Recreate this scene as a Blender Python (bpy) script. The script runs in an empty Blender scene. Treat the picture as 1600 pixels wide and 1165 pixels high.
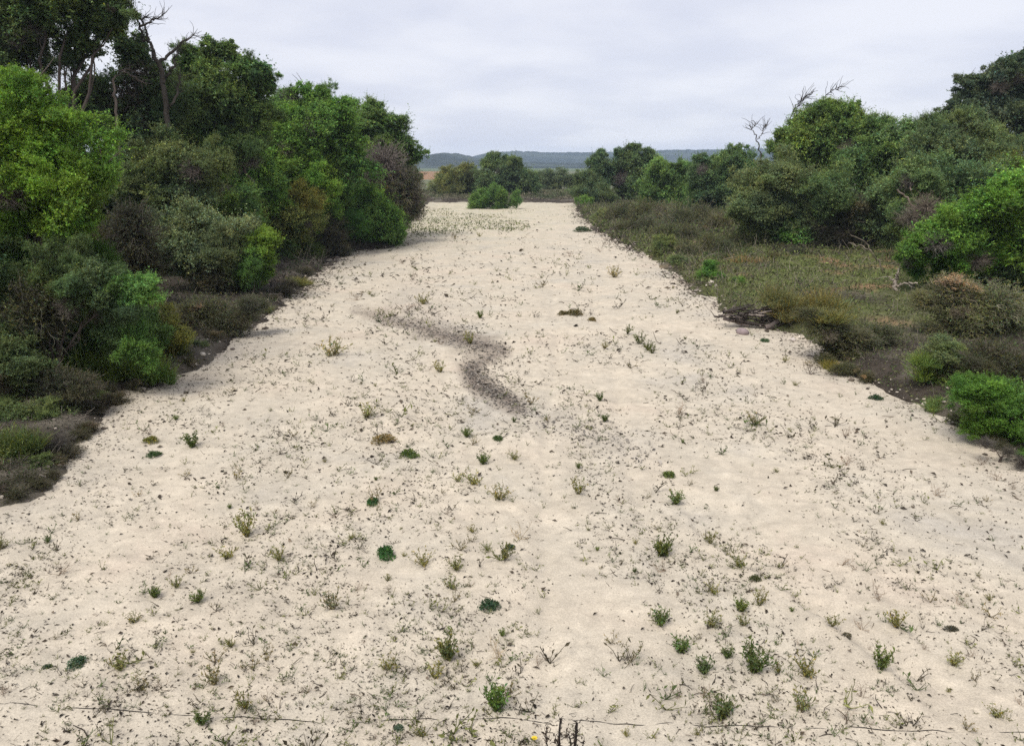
import bpy, math, random
import numpy as np
from mathutils import Vector

# ------------------------------------------------------------------ camera, sky, sun, exposure
SC = bpy.context.scene
COL = SC.collection
FPX, CX, CY = 1232.0, 800.0, 582.5          # focal length and centre in photograph pixels
CAM_H, HORIZON = 5.0, 258.0
PITCH = math.atan((CY - HORIZON) / FPX)
cam_d = bpy.data.cameras.new('camera')
cam_d.sensor_width = 36.0
cam_d.lens = 36.0 * FPX / 1600.0
cam_d.clip_start, cam_d.clip_end = 0.1, 20000.0
cam = bpy.data.objects.new('camera', cam_d)
COL.objects.link(cam)
cam.location = (0, 0, CAM_H)
cam.rotation_euler = (math.pi / 2 - PITCH, 0, 0)
SC.camera = cam

SUN_EL, SUN_AZ = math.radians(55), math.radians(212)   # azimuth from +Y, clockwise
sun_d = bpy.data.lights.new('sun', 'SUN')
sun_d.energy = 1.5
sun_d.angle = math.radians(28)
sun_d.color = (1.0, 0.96, 0.89)
sun = bpy.data.objects.new('sun', sun_d)
COL.objects.link(sun)
sdir = Vector((math.sin(SUN_AZ) * math.cos(SUN_EL), math.cos(SUN_AZ) * math.cos(SUN_EL), math.sin(SUN_EL)))
sun.rotation_euler = sdir.to_track_quat('Z', 'Y').to_euler()
sun.location = (0, -20, 40)

world = bpy.data.worlds.new('World')
SC.world = world
world.use_nodes = True
wn, wl = world.node_tree.nodes, world.node_tree.links
wn.clear()
w_out = wn.new('ShaderNodeOutputWorld')
w_bg = wn.new('ShaderNodeBackground')
w_bg.inputs['Strength'].default_value = 0.1
w_sky = wn.new('ShaderNodeTexSky')
w_sky.sky_type = 'NISHITA'
w_sky.sun_disc = False
w_sky.sun_elevation = SUN_EL
w_sky.sun_rotation = SUN_AZ
w_geo = wn.new('ShaderNodeNewGeometry')
w_sep = wn.new('ShaderNodeSeparateXYZ')
wl.new(w_geo.outputs['Incoming'], w_sep.inputs[0])
def wmath(op, a, b=None):
    n = wn.new('ShaderNodeMath'); n.operation = op
    for i, v in enumerate((a, b)):
        if v is None: continue
        if isinstance(v, (int, float)): n.inputs[i].default_value = v
        else: wl.new(v, n.inputs[i])
    return n.outputs[0]
w_tc = wn.new('ShaderNodeTexCoord')
w_s2 = wn.new('ShaderNodeSeparateXYZ')
wl.new(w_tc.outputs['Generated'], w_s2.inputs[0])
zz = wmath('ADD', wmath('MAXIMUM', w_s2.outputs['Z'], 0.0), 0.16)
w_cmb = wn.new('ShaderNodeCombineXYZ')          # cloud deck seen in perspective
wl.new(wmath('DIVIDE', w_s2.outputs['X'], zz), w_cmb.inputs[0])
wl.new(wmath('DIVIDE', w_s2.outputs['Y'], zz), w_cmb.inputs[1])
w_noise = wn.new('ShaderNodeTexNoise')
w_noise.inputs['Scale'].default_value = 1.1
w_noise.inputs['Detail'].default_value = 7
w_noise.inputs['Roughness'].default_value = 0.5
w_noise.inputs['Distortion'].default_value = 0.15
wl.new(w_cmb.outputs[0], w_noise.inputs['Vector'])
w_ramp = wn.new('ShaderNodeValToRGB')
w_ramp.color_ramp.interpolation = 'EASE'
w_ramp.color_ramp.elements[0].position = 0.34
w_ramp.color_ramp.elements[0].color = (0.79, 0.81, 0.93, 1)
w_ramp.color_ramp.elements[1].position = 0.66
w_ramp.color_ramp.elements[1].color = (0.965, 0.97, 1.04, 1)
wl.new(w_noise.outputs['Fac'], w_ramp.inputs[0])
w_mul = wn.new('ShaderNodeVectorMath'); w_mul.operation = 'SCALE'
w_mul.inputs['Scale'].default_value = 3.55
wl.new(w_ramp.outputs['Color'], w_mul.inputs[0])
w_mix = wn.new('ShaderNodeMix'); w_mix.data_type = 'RGBA'
w_mix.inputs['Factor'].default_value = 0.95
wl.new(w_sky.outputs['Color'], w_mix.inputs['A'])
wl.new(w_mul.outputs[0], w_mix.inputs['B'])
wl.new(w_mix.outputs['Result'], w_bg.inputs['Color'])
wl.new(w_bg.outputs[0], w_out.inputs['Surface'])

SC.view_settings.view_transform = 'Standard'
SC.view_settings.look = 'None'
SC.view_settings.gamma = 1.0
SC.view_settings.use_curve_mapping = False
SC.view_settings.exposure = 1.36
SC.render.engine = 'CYCLES'
cy = SC.cycles
cy.max_bounces = 6; cy.diffuse_bounces = 4; cy.glossy_bounces = 2
cy.transmission_bounces = 4; cy.volume_bounces = 1; cy.transparent_max_bounces = 4
cy.use_denoising = False
cy.caustics_reflective = False; cy.caustics_refractive = False

rng = np.random.default_rng(7)
random.seed(7)
U = lambda a, b, n=None: rng.uniform(a, b, n)

# ------------------------------------------------------------------ measuring from the photograph
CP, SP = math.cos(PITCH), math.sin(PITCH)
def ray(px, py):
    dx, dy = (px - CX) / FPX, (CY - py) / FPX
    return np.array([dx, CP + dy * SP, -SP + dy * CP])
def ground(px, py, z=0.0):
    d = ray(px, py); t = (z - CAM_H) / d[2]
    return np.array([d[0] * t, d[1] * t, z])
def at_depth(px, py, Y):
    d = ray(px, py); t = Y / d[1]
    return np.array([d[0] * t, Y, CAM_H + d[2] * t]), t / FPX     # point, metres per pixel
def depth_row(py):
    return ground(CX, py)[1]
def project(P):
    q = P - np.array([0, 0, CAM_H])
    zc = q[..., 1] * CP - q[..., 2] * SP
    yc = q[..., 1] * SP + q[..., 2] * CP
    zc = np.maximum(zc, 0.05)
    return CX + FPX * q[..., 0] / zc, CY - FPX * yc / zc

def hash2(ix, iy, seed):
    h = (ix.astype(np.int64) * 374761393 + iy.astype(np.int64) * 668265263 + seed * 982451653) & 0xFFFFFFFF
    h = ((h ^ (h >> 13)) * 1274126177) & 0xFFFFFFFF
    return ((h ^ (h >> 16)) & 0xFFFFFF) / float(0xFFFFFF)
def vnoise(x, y, seed=0):
    ix, iy = np.floor(x), np.floor(y)
    fx, fy = x - ix, y - iy
    fx, fy = fx * fx * (3 - 2 * fx), fy * fy * (3 - 2 * fy)
    a, b = hash2(ix, iy, seed), hash2(ix + 1, iy, seed)
    c, d = hash2(ix, iy + 1, seed), hash2(ix + 1, iy + 1, seed)
    return (a + (b - a) * fx) * (1 - fy) + (c + (d - c) * fx) * fy - 0.5
def fbm(x, y, seed=0, octv=4, gain=0.5):
    s, a = 0.0, 1.0
    for i in range(octv):
        s = s + a * vnoise(x * 2 ** i, y * 2 ** i, seed + i * 17); a *= gain
    return s
def sstep(a, b, x):
    t = np.clip((x - a) / (b - a), 0, 1); return t * t * (3 - 2 * t)

LEFT_PX = [(0, 790), (60, 768), (100, 740), (130, 700), (160, 655), (230, 610), (300, 578), (350, 545), (400, 510),
           (450, 470), (500, 430), (520, 405), (545, 393), (625, 386), (640, 352), (655, 334), (668, 321)]
RIGHT_PX = [(1640, 765), (1600, 740), (1560, 708), (1520, 680), (1450, 640), (1380, 608), (1300, 582), (1275, 545), (1240, 525),
            (1140, 500), (1110, 470), (1080, 450), (1040, 418), (1000, 396), (950, 372), (925, 358), (908, 340), (900, 325)]
lw = np.array([ground(*p) for p in LEFT_PX]); rw = np.array([ground(*p) for p in RIGHT_PX])
LY = np.concatenate([[-30, 4], lw[:, 1], [130]]); LX = np.concatenate([[-12, -9.2], lw[:, 0], [lw[-1, 0] - 1]])
RY = np.concatenate([[-30, 4], rw[:, 1], [130]]); RX = np.concatenate([[13, 11.0], rw[:, 0], [rw[-1, 0] + 1]])
FAR_Y = depth_row(317)
def edge_l(y): return np.interp(y, LY, LX)
def edge_r(y): return np.interp(y, RY, RX)
def outside(x, y):
    """metres outside the sand channel (negative inside)"""
    wob = 0.55 * fbm(x * 0.8, y * 0.5, 3, 5, 0.6) + 0.4 * fbm(x * .3, y * .16, 8, 2) + 0.22 * fbm(x * 3.1, y * 2.2, 15, 3, .6)
    end = (y - (FAR_Y + 2.5 * fbm(x * 0.25, y * 0 + 3.1, 9, 3))) * 0.35
    return np.maximum(np.maximum(edge_l(y) - x, x - edge_r(y)), end) + wob
def ground_z(x, y):
    d = outside(x, y)
    far = sstep(150, 400, y)
    z = -0.30 + 0.62 * sstep(-0.55, 0.9, d) + np.clip(d, 0, 30) * 0.018 * (1 - far)
    z = z + (0.16 * fbm(x * 0.35, y * 0.35, 21, 4) + 0.05 * fbm(x * 2.1, y * 2.1, 5, 3)) * sstep(-0.2, 1.5, d) * (1 - 0.5 * far)
    return z
def gz(x, y): return float(ground_z(np.array([x], float), np.array([y], float))[0])

STREAK = [(556, 484, 3), (600, 497, 7), (650, 512, 11), (700, 526, 14), (745, 540, 14), (785, 549, 9), (752, 562, 9), (738, 578, 18),
          (748, 594, 19), (782, 616, 16), (815, 636, 10)]
FAINT = [(640, 470, 30), (700, 500, 20), (830, 645, 12), (900, 672, 22), (960, 690, 24), (1000, 712, 22)]
TRACK = [(860, 640, 26), (870, 760, 30), (878, 900, 34), (885, 1165, 40)]
def line_mask(px, py, L, soft=6.0):
    m = np.zeros_like(px)
    for (x0, y0, r0), (x1, y1, r1) in zip(L[:-1], L[1:]):
        dx, dy = x1 - x0, y1 - y0
        t = np.clip(((px - x0) * dx + (py - y0) * dy) / (dx * dx + dy * dy), 0, 1)
        d = np.hypot(px - x0 - t * dx, py - y0 - t * dy) - (r0 + (r1 - r0) * t)
        m = np.maximum(m, 1 - np.clip((d + soft * 0.6) / soft, 0, 1))
    return m
SCARP = [(1085, 825), (1150, 872), (1230, 925), (1340, 1015), (1420, 1080)]
def sand_z(x, y):
    z = 0.12 * fbm(x * 0.22, y * 0.18, 31, 3) + 0.055 * fbm(x * 1.0, y * 0.9, 33, 3) + 0.030 * fbm(x * 4.2, y * 4.2, 37, 3)
    z = z - 0.055 * np.clip(vnoise(x * 3.1, y * 3.1, 44) - 0.22, 0, 1) * 2      # footprints and dimples
    a = np.array([ground(*p)[:2] for p in SCARP])
    xs = np.interp(y, a[::-1, 1], a[::-1, 0]) + 0.06 * fbm(y * 3, y * 0, 51, 2)
    on = sstep(a[-1, 1] - 0.8, a[-1, 1], y) * (1 - sstep(a[0, 1], a[0, 1] + 1.5, y))
    z = z - 0.05 * on * sstep(-0.02, 0.08, x - xs) * (1 - sstep(0.2, 1.8, x - xs)) + 0.02 * on * sstep(-0.4, 0, x - xs) * (1 - sstep(0, 0.05, x - xs))
    tx = 0.06 * y - 0.12 + 0.1 * np.sin(y * 0.35)
    for o in (-0.0, 1.5):                                                          # old wheel tracks
        z = z - 0.05 * np.exp(-((x - tx - o) / 0.16) ** 2) * sstep(4, 7, y) * (1 - sstep(26, 40, y))
    return z
def sz(x, y): return float(sand_z(np.array([x], float), np.array([y], float))[0])
def surf_z(x, y):
    return np.maximum(ground_z(x, y), np.where(outside(x, y) < 1.2, sand_z(x, y), -9))

# ------------------------------------------------------------------ mesh and object helpers
def mesh(name, V, F, attrs=None, mats=(), mat_idx=None, smooth=False):
    """V (n,3); F list of (m,k) index arrays; attrs name -> (faces,3) colours"""
    me = bpy.data.meshes.new(name)
    V = np.asarray(V, np.float32)
    F = [np.asarray(f, np.int32) for f in (F if isinstance(F, list) else [F])]
    loops = np.concatenate([f.ravel() for f in F])
    tot = np.concatenate([np.full(len(f), f.shape[1], np.int32) for f in F])
    start = np.concatenate([[0], np.cumsum(tot)[:-1]]).astype(np.int32)
    me.vertices.add(len(V)); me.vertices.foreach_set('co', V.ravel())
    me.loops.add(len(loops)); me.loops.foreach_set('vertex_index', loops)
    me.polygons.add(len(tot)); me.polygons.foreach_set('loop_start', start)
    me.polygons.foreach_set('loop_total', tot)
    for m in mats: me.materials.append(m)
    if mat_idx is not None: me.polygons.foreach_set('material_index', np.asarray(mat_idx, np.int32))
    me.update(calc_edges=True)
    me.polygons.foreach_set('use_smooth', np.full(len(tot), smooth, bool))
    for k, (dom, a) in (attrs or {}).items():
        at = me.attributes.new(k, 'FLOAT_COLOR', dom)
        c = np.ones((len(a), 4), np.float32); c[:, :3] = a
        at.data.foreach_set('color', c.ravel())
    return me
def link(name, me, parent=None, loc=None, color=None):
    o = bpy.data.objects.new(name, me); COL.objects.link(o)
    if parent: o.parent = parent
    if loc is not None: o.location = loc
    if color is not None: o.color = (*color, 1)
    return o
def tag(o, label=None, cat=None, group=None, kind=None):
    for k, v in (('label', label), ('category', cat), ('group', group), ('kind', kind)):
        if v: o[k] = v
    return o
def empty(name, loc):
    o = bpy.data.objects.new(name, None); COL.objects.link(o); o.location = loc
    o.empty_display_size = 0.3
    return o
def norm(a): return a / np.maximum(np.linalg.norm(a, axis=-1, keepdims=True), 1e-9)
def rnd_dir(n): return norm(rng.normal(size=(n, 3)))

class Bag:
    """collects leaves, twigs and lumps into one mesh"""
    def __init__(s): s.V, s.F, s.C, s.M, s.n = [], [], [], [], 0
    def _add(s, V, F, C, mi):
        V = V.reshape(-1, 3)
        s.V.append(V); s.F.append(F + s.n); s.n += len(V)
        s.C.append(C); s.M.append(np.full(len(F), mi))
    def leaves(s, P, A, N, L, W, C, mi=0, fold=0.18):
        """pointed leaves: base P, axis A, face normal N, length L, width W"""
        A = norm(A); B = norm(np.cross(A, N)); N = np.cross(B, A)
        L = np.broadcast_to(L, len(P))[:, None]; W = np.broadcast_to(W, len(P))[:, None]
        mid = P + A * L * 0.45
        V = np.stack([P, mid + B * W * 0.5 + N * W * fold, P + A * L - N * L * 0.08, mid - B * W * 0.5 + N * W * fold], 1)
        F = np.arange(4 * len(P)).reshape(-1, 4)
        s._add(V, F, np.broadcast_to(C, (len(P), 3)), mi)
    def tubes(s, PTS, R, C, mi=0, sides=3):
        """PTS (n,k,3) polylines with radii (n,k)"""
        n, k, _ = PTS.shape
        T = norm(np.gradient(PTS, axis=1))
        ref = np.where(np.abs(T[..., 2:3]) > 0.8, np.array([1.0, 0, 0]), np.array([0, 0, 1.0]))
        X = norm(np.cross(T, ref)); Y = np.cross(T, X)
        a = np.arange(sides) * 2 * math.pi / sides
        V = PTS[:, :, None] + (X[:, :, None] * np.cos(a)[:, None] + Y[:, :, None] * np.sin(a)[:, None]) * R[:, :, None, None]
        idx = np.arange(n * k * sides).reshape(n, k, sides)
        a0, a1 = idx[:, :-1], idx[:, 1:]
        F = np.stack([a0, np.roll(a0, -1, 2), np.roll(a1, -1, 2), a1], -1).reshape(-1, 4)
        s._add(V, F, np.repeat(np.broadcast_to(C, (n, 3)), (k - 1) * sides, 0), mi)
    def build(s, name, mats, smooth=False):
        C = np.concatenate(s.C)
        return mesh(name, np.concatenate(s.V), [f for f in s.F], {'col': ('FACE', C)}, mats, np.concatenate(s.M), smooth)
def walk(P, D, L, k, wob, up=0.0):
    """n random-walk polylines of k points"""
    n = len(P); pts = [P]; d = norm(D)
    st = (np.broadcast_to(L, n) / (k - 1))[:, None]
    for i in range(k - 1):
        pts.append(pts[-1] + d * st)
        d = norm(d + rng.normal(size=(n, 3)) * wob + np.array([0, 0, up]))
    return np.stack(pts, 1)

# ------------------------------------------------------------------ materials
def new_mat(name):
    m = bpy.data.materials.new(name); m.use_nodes = True
    nt = m.node_tree; nt.nodes.clear()
    out = nt.nodes.new('ShaderNodeOutputMaterial')
    return m, nt, out
def N(nt, t, **kw):
    n = nt.nodes.new(t)
    for k, v in kw.items():
        if hasattr(n, k): setattr(n, k, v)
        else: n.inputs[k].default_value = v
    return n
def mixc(nt, fac, a, b, mode='MIX'):
    m = nt.nodes.new('ShaderNodeMix'); m.data_type = 'RGBA'; m.blend_type = mode
    for sock, v in (('Factor', fac), ('A', a), ('B', b)):
        i = m.inputs[sock] if sock == 'Factor' else [x for x in m.inputs if x.name == sock and x.type == 'RGBA'][0]
        if isinstance(v, (int, float)): i.default_value = v
        elif isinstance(v, tuple): i.default_value = (*v, 1)
        else: nt.links.new(v, i)
    return [x for x in m.outputs if x.type == 'RGBA'][0]
def ramp(nt, v, *stops):
    r = nt.nodes.new('ShaderNodeValToRGB'); e = r.color_ramp.elements
    while len(e) < len(stops): e.new(0.5)
    for i, (p, c) in enumerate(stops):
        e[i].position = p; e[i].color = (*c, 1) if isinstance(c, tuple) else (c, c, c, 1)
    nt.links.new(v, r.inputs[0]); return r.outputs[0]
def noise(nt, scale, detail=4, rough=0.55, vec=None, dist=0.0):
    n = N(nt, 'ShaderNodeTexNoise', Scale=scale, Detail=detail, Roughness=rough, Distortion=dist)
    if vec is not None: nt.links.new(vec, n.inputs['Vector'])
    return n.outputs['Fac']
def pos(nt):
    return nt.nodes.new('ShaderNodeNewGeometry').outputs['Position']

def leaf_material():
    m, nt, out = new_mat('foliage')
    at = N(nt, 'ShaderNodeAttribute', attribute_name='col')
    oi = nt.nodes.new('ShaderNodeObjectInfo')
    c = mixc(nt, 1.0, oi.outputs['Color'], at.outputs['Color'], 'MULTIPLY')
    big = ramp(nt, noise(nt, 0.9, 3, 0.6, pos(nt)), (0.3, (0.72, 0.82, 0.86)), (0.7, (1.28, 1.14, 0.98)))
    c = mixc(nt, 1.0, c, big, 'MULTIPLY')
    c = mixc(nt, 1.0, c, ramp(nt, noise(nt, 0.28, 3, 0.6, pos(nt), 0.6), (0.3, (0.78, 0.86, 1.05)), (0.7, (1.2, 1.1, 0.9))), 'MULTIPLY')
    b = N(nt, 'ShaderNodeBsdfPrincipled', Roughness=0.5)
    b.inputs['Specular IOR Level'].default_value = 0.35
    nt.links.new(c, b.inputs['Base Color'])
    t = nt.nodes.new('ShaderNodeBsdfTranslucent')
    nt.links.new(mixc(nt, 1.0, c, (1.25, 1.25, 0.55), 'MULTIPLY'), t.inputs['Color'])
    mx = nt.nodes.new('ShaderNodeMixShader'); mx.inputs[0].default_value = 0.38
    nt.links.new(b.outputs[0], mx.inputs[1]); nt.links.new(t.outputs[0], mx.inputs[2])
    nt.links.new(mx.outputs[0], out.inputs[0])
    return m
def plain_material(name, spec=0.2, rough=0.85, tint=True, scale=9.0, amt=0.35):
    """colour from the 'col' attribute (times object colour) with mottling"""
    m, nt, out = new_mat(name)
    at = N(nt, 'ShaderNodeAttribute', attribute_name='col')
    c = at.outputs['Color']
    if tint:
        oi = nt.nodes.new('ShaderNodeObjectInfo')
        c = mixc(nt, 1.0, oi.outputs['Color'], c, 'MULTIPLY')
    c = mixc(nt, 1.0, c, ramp(nt, noise(nt, scale, 5, 0.65, pos(nt)), (0.25, 1 - amt), (0.75, 1 + amt)), 'MULTIPLY')
    b = N(nt, 'ShaderNodeBsdfPrincipled', Roughness=rough)
    b.inputs['Specular IOR Level'].default_value = spec
    nt.links.new(c, b.inputs['Base Color']); nt.links.new(b.outputs[0], out.inputs[0])
    return m
def sand_material():
    m, nt, out = new_mat('sand')
    p = pos(nt)
    base = ramp(nt, noise(nt, 0.35, 5, 0.6, p, 0.4), (0.25, (0.42, 0.384, 0.33)), (0.42, (0.492, 0.438, 0.353)), (0.58, (0.522, 0.456, 0.362)), (0.75, (0.508, 0.424, 0.34)))
    mott = mixc(nt, 1.0, ramp(nt, noise(nt, 4.5, 6, 0.68, p), (0.3, 0.82), (0.7, 1.1)), ramp(nt, noise(nt, 1.1, 5, 0.62, p, 0.8), (0.3, 0.88), (0.62, 1.05)), 'MULTIPLY')
    grain = ramp(nt, noise(nt, 55, 4, 0.75, p), (0.32, 0.72), (0.62, 1.1))
    c = mixc(nt, 1.0, mixc(nt, 1.0, base, mott, 'MULTIPLY'), grain, 'MULTIPLY')
    at = N(nt, 'ShaderNodeAttribute', attribute_name='col')
    sep = nt.nodes.new('ShaderNodeSeparateColor'); nt.links.new(at.outputs['Color'], sep.inputs[0])
    # dark silt streak with broken edges, then faint damp silt, then thin green film
    mm = nt.nodes.new('ShaderNodeMath'); mm.operation = 'MULTIPLY'
    nt.links.new(sep.outputs[0], mm.inputs[0])
    nt.links.new(ramp(nt, noise(nt, 9, 6, 0.75, p), (0.26, 0.35), (0.48, 1.0)), mm.inputs[1])
    c = mixc(nt, mm.outputs[0], c, (0.185, 0.152, 0.125))
    m2 = nt.nodes.new('ShaderNodeMath'); m2.operation = 'MULTIPLY'
    nt.links.new(sep.outputs[1], m2.inputs[0])
    nt.links.new(ramp(nt, noise(nt, 3, 5, 0.7, p), (0.3, 0.0), (0.75, 0.55)), m2.inputs[1])
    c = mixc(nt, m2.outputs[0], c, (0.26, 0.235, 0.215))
    m3 = nt.nodes.new('ShaderNodeMath'); m3.operation = 'MULTIPLY'
    nt.links.new(sep.outputs[2], m3.inputs[0])
    nt.links.new(ramp(nt, noise(nt, 1.6, 6, 0.75, p), (0.42, 0.0), (0.62, 0.55)), m3.inputs[1])
    c = mixc(nt, m3.outputs[0], c, (0.26, 0.27, 0.13))
    b = N(nt, 'ShaderNodeBsdfPrincipled', Roughness=0.95)
    b.inputs['Specular IOR Level'].default_value = 0.1
    nt.links.new(c, b.inputs['Base Color'])
    bp = N(nt, 'ShaderNodeBump', Strength=0.55, Distance=0.03)
    nt.links.new(noise(nt, 14, 7, 0.7, p), bp.inputs['Height'])
    nt.links.new(bp.outputs[0], b.inputs['Normal'])
    nt.links.new(b.outputs[0], out.inputs[0])
    return m
def soil_material():
    m, nt, out = new_mat('bank_soil')
    p = pos(nt)
    at = N(nt, 'ShaderNodeAttribute', attribute_name='col')
    c = mixc(nt, 1.0, at.outputs['Color'], ramp(nt, noise(nt, 2.5, 7, 0.7, p), (0.25, 0.5), (0.75, 1.5)), 'MULTIPLY')
    c = mixc(nt, 1.0, c, ramp(nt, noise(nt, 28, 5, 0.75, p), (0.3, 0.55), (0.7, 1.35)), 'MULTIPLY')
    b = N(nt, 'ShaderNodeBsdfPrincipled', Roughness=0.95)
    b.inputs['Specular IOR Level'].default_value = 0.1
    nt.links.new(c, b.inputs['Base Color'])
    bp = N(nt, 'ShaderNodeBump', Strength=0.8, Distance=0.08)
    nt.links.new(noise(nt, 7, 7, 0.7, p), bp.inputs['Height']); nt.links.new(bp.outputs[0], b.inputs['Normal'])
    nt.links.new(b.outputs[0], out.inputs[0])
    return m
LEAF = leaf_material()
WOOD = plain_material('bark', scale=14, amt=0.4)
LITTER = plain_material('litter', scale=20, amt=0.25)
STONE = plain_material('stone', scale=12, amt=0.3)
SAND = sand_material()
SOIL = soil_material()

# ------------------------------------------------------------------ ground, sand bed, hills
def grid_faces(nr, nc):
    i = np.arange(nr * nc).reshape(nr, nc)
    return np.stack([i[:-1, :-1], i[:-1, 1:], i[1:, 1:], i[1:, :-1]], -1).reshape(-1, 4)
def build_ground():
    ys = np.concatenate([np.linspace(-60, 4, 30), 5 * np.exp(np.linspace(0, math.log(3400 / 5), 520))])
    t = np.linspace(-1, 1, 381)
    xs_u = np.sign(t) * (np.abs(t) * 0.35 + 0.65 * np.abs(t) ** 3)
    half = np.maximum(60, np.minimum(3400, 26 + ys * 1.25))
    Y, T = np.meshgrid(ys, xs_u, indexing='ij')
    X = T * half[:, None]
    Z = ground_z(X.ravel(), Y.ravel()).reshape(X.shape)
    x, y = X.ravel(), Y.ravel()
    # soil colours: dark litter on the left, olive-brown flat on the right, dry fields farther off
    px, py = project(np.stack([x, y, Z.ravel()], 1))
    n1 = fbm(x * 0.25, y * 0.25, 61, 4)[:, None]; n2 = fbm(x * 0.7, y * 0.7, 71, 4)[:, None]
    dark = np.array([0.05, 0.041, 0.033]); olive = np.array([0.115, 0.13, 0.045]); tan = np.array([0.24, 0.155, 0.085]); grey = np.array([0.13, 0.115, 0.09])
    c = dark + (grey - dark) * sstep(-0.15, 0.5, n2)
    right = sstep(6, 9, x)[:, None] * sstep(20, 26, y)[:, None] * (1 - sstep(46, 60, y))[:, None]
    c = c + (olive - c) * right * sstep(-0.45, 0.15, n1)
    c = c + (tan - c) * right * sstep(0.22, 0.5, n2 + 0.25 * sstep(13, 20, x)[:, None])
    fld = sstep(FAR_Y + 4, FAR_Y + 20, y)[:, None]
    f1 = np.array([0.16, 0.155, 0.11]); f2 = np.array([0.25, 0.15, 0.085]); f3 = np.array([0.10, 0.13, 0.07])
    fc = f1 + (f3 - f1) * sstep(0, 0.4, n1)
    fc = np.where(((y > 250) & (y < 620) & (x < -18))[:, None], f2, fc)
    fc = np.where((y > 620)[:, None], f3, fc)
    c = c + (fc - c) * fld
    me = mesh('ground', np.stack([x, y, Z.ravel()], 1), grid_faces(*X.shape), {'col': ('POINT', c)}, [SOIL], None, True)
    tag(link('ground', me), 'dark littered banks and dry fields beyond the sand', 'ground', kind='structure')
def build_sand():
    ys = np.concatenate([np.linspace(-28, 4.2, 40), 4.4 * np.exp(np.linspace(0, math.log((FAR_Y + 6) / 4.4), 620))])
    u = np.linspace(0, 1, 380)
    l, r = edge_l(ys) - 1.6, edge_r(ys) + 1.6
    X = l[:, None] + (r - l)[:, None] * u[None]; Y = np.repeat(ys[:, None], len(u), 1)
    x, y = X.ravel(), Y.ravel()
    z = sand_z(x, y) - 0.25 * sstep(0.7, 1.5, outside(x, y))
    px, py = project(np.stack([x, y, z * 0], 1))
    px = px + 14 * fbm(x * 1.3, y * 1.0, 81, 4); py = py + 9 * fbm(x * 1.3, y * 1.0, 85, 4)
    dk = line_mask(px, py, STREAK, 22) ** .8; ft = np.clip(line_mask(px, py, FAINT[2:], 40) * 0.9 + line_mask(px, py, FAINT[:2], 30) * 0.9, 0, 1)
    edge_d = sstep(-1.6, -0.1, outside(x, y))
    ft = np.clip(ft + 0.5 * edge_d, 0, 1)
    gr = sstep(40, 70, y) * sstep(0, 1, 1 - (x - edge_l(y)) / 16) + 0.5 * sstep(60, 80, y)
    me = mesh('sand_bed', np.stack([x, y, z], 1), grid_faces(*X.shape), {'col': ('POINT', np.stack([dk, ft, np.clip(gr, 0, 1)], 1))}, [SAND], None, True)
    tag(link('sand_bed', me), 'pale dry sandy riverbed running away between the banks', 'sand', kind='structure')
    # a small tongue of sand on the right bank
    c = ground(1418, 612, 0.35)
    a = np.linspace(0, 2 * math.pi, 49)[:-1]; rr = np.linspace(0, 1, 12)
    A, R = np.meshgrid(a, rr)
    q = 1 + 0.25 * vnoise(np.cos(A) * 2 + 5, np.sin(A) * 2 + 5, 3)
    x = c[0] + np.cos(A) * R * 0.85 * q; y = c[1] + np.sin(A) * R * 0.8 * q
    z = ground_z(x.ravel(), y.ravel()).reshape(x.shape) * R ** 2 + (1 - R ** 2) * (gz(c[0], c[1]) + 0.24) - 0.05 * R ** 4
    i = np.arange(x.size).reshape(x.shape)
    F = np.stack([i[:-1], np.roll(i[:-1], -1, 1), np.roll(i[1:], -1, 1), i[1:]], -1).reshape(-1, 4)
    me = mesh('sand_mound', np.stack([x, y, z], -1).reshape(-1, 3), F, {'col': ('POINT', np.zeros((x.size, 3)))}, [SAND], None, True)
    tag(link('sand_mound', me), 'small pale mound of sand on the right bank edge', 'sand', kind='structure')
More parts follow.
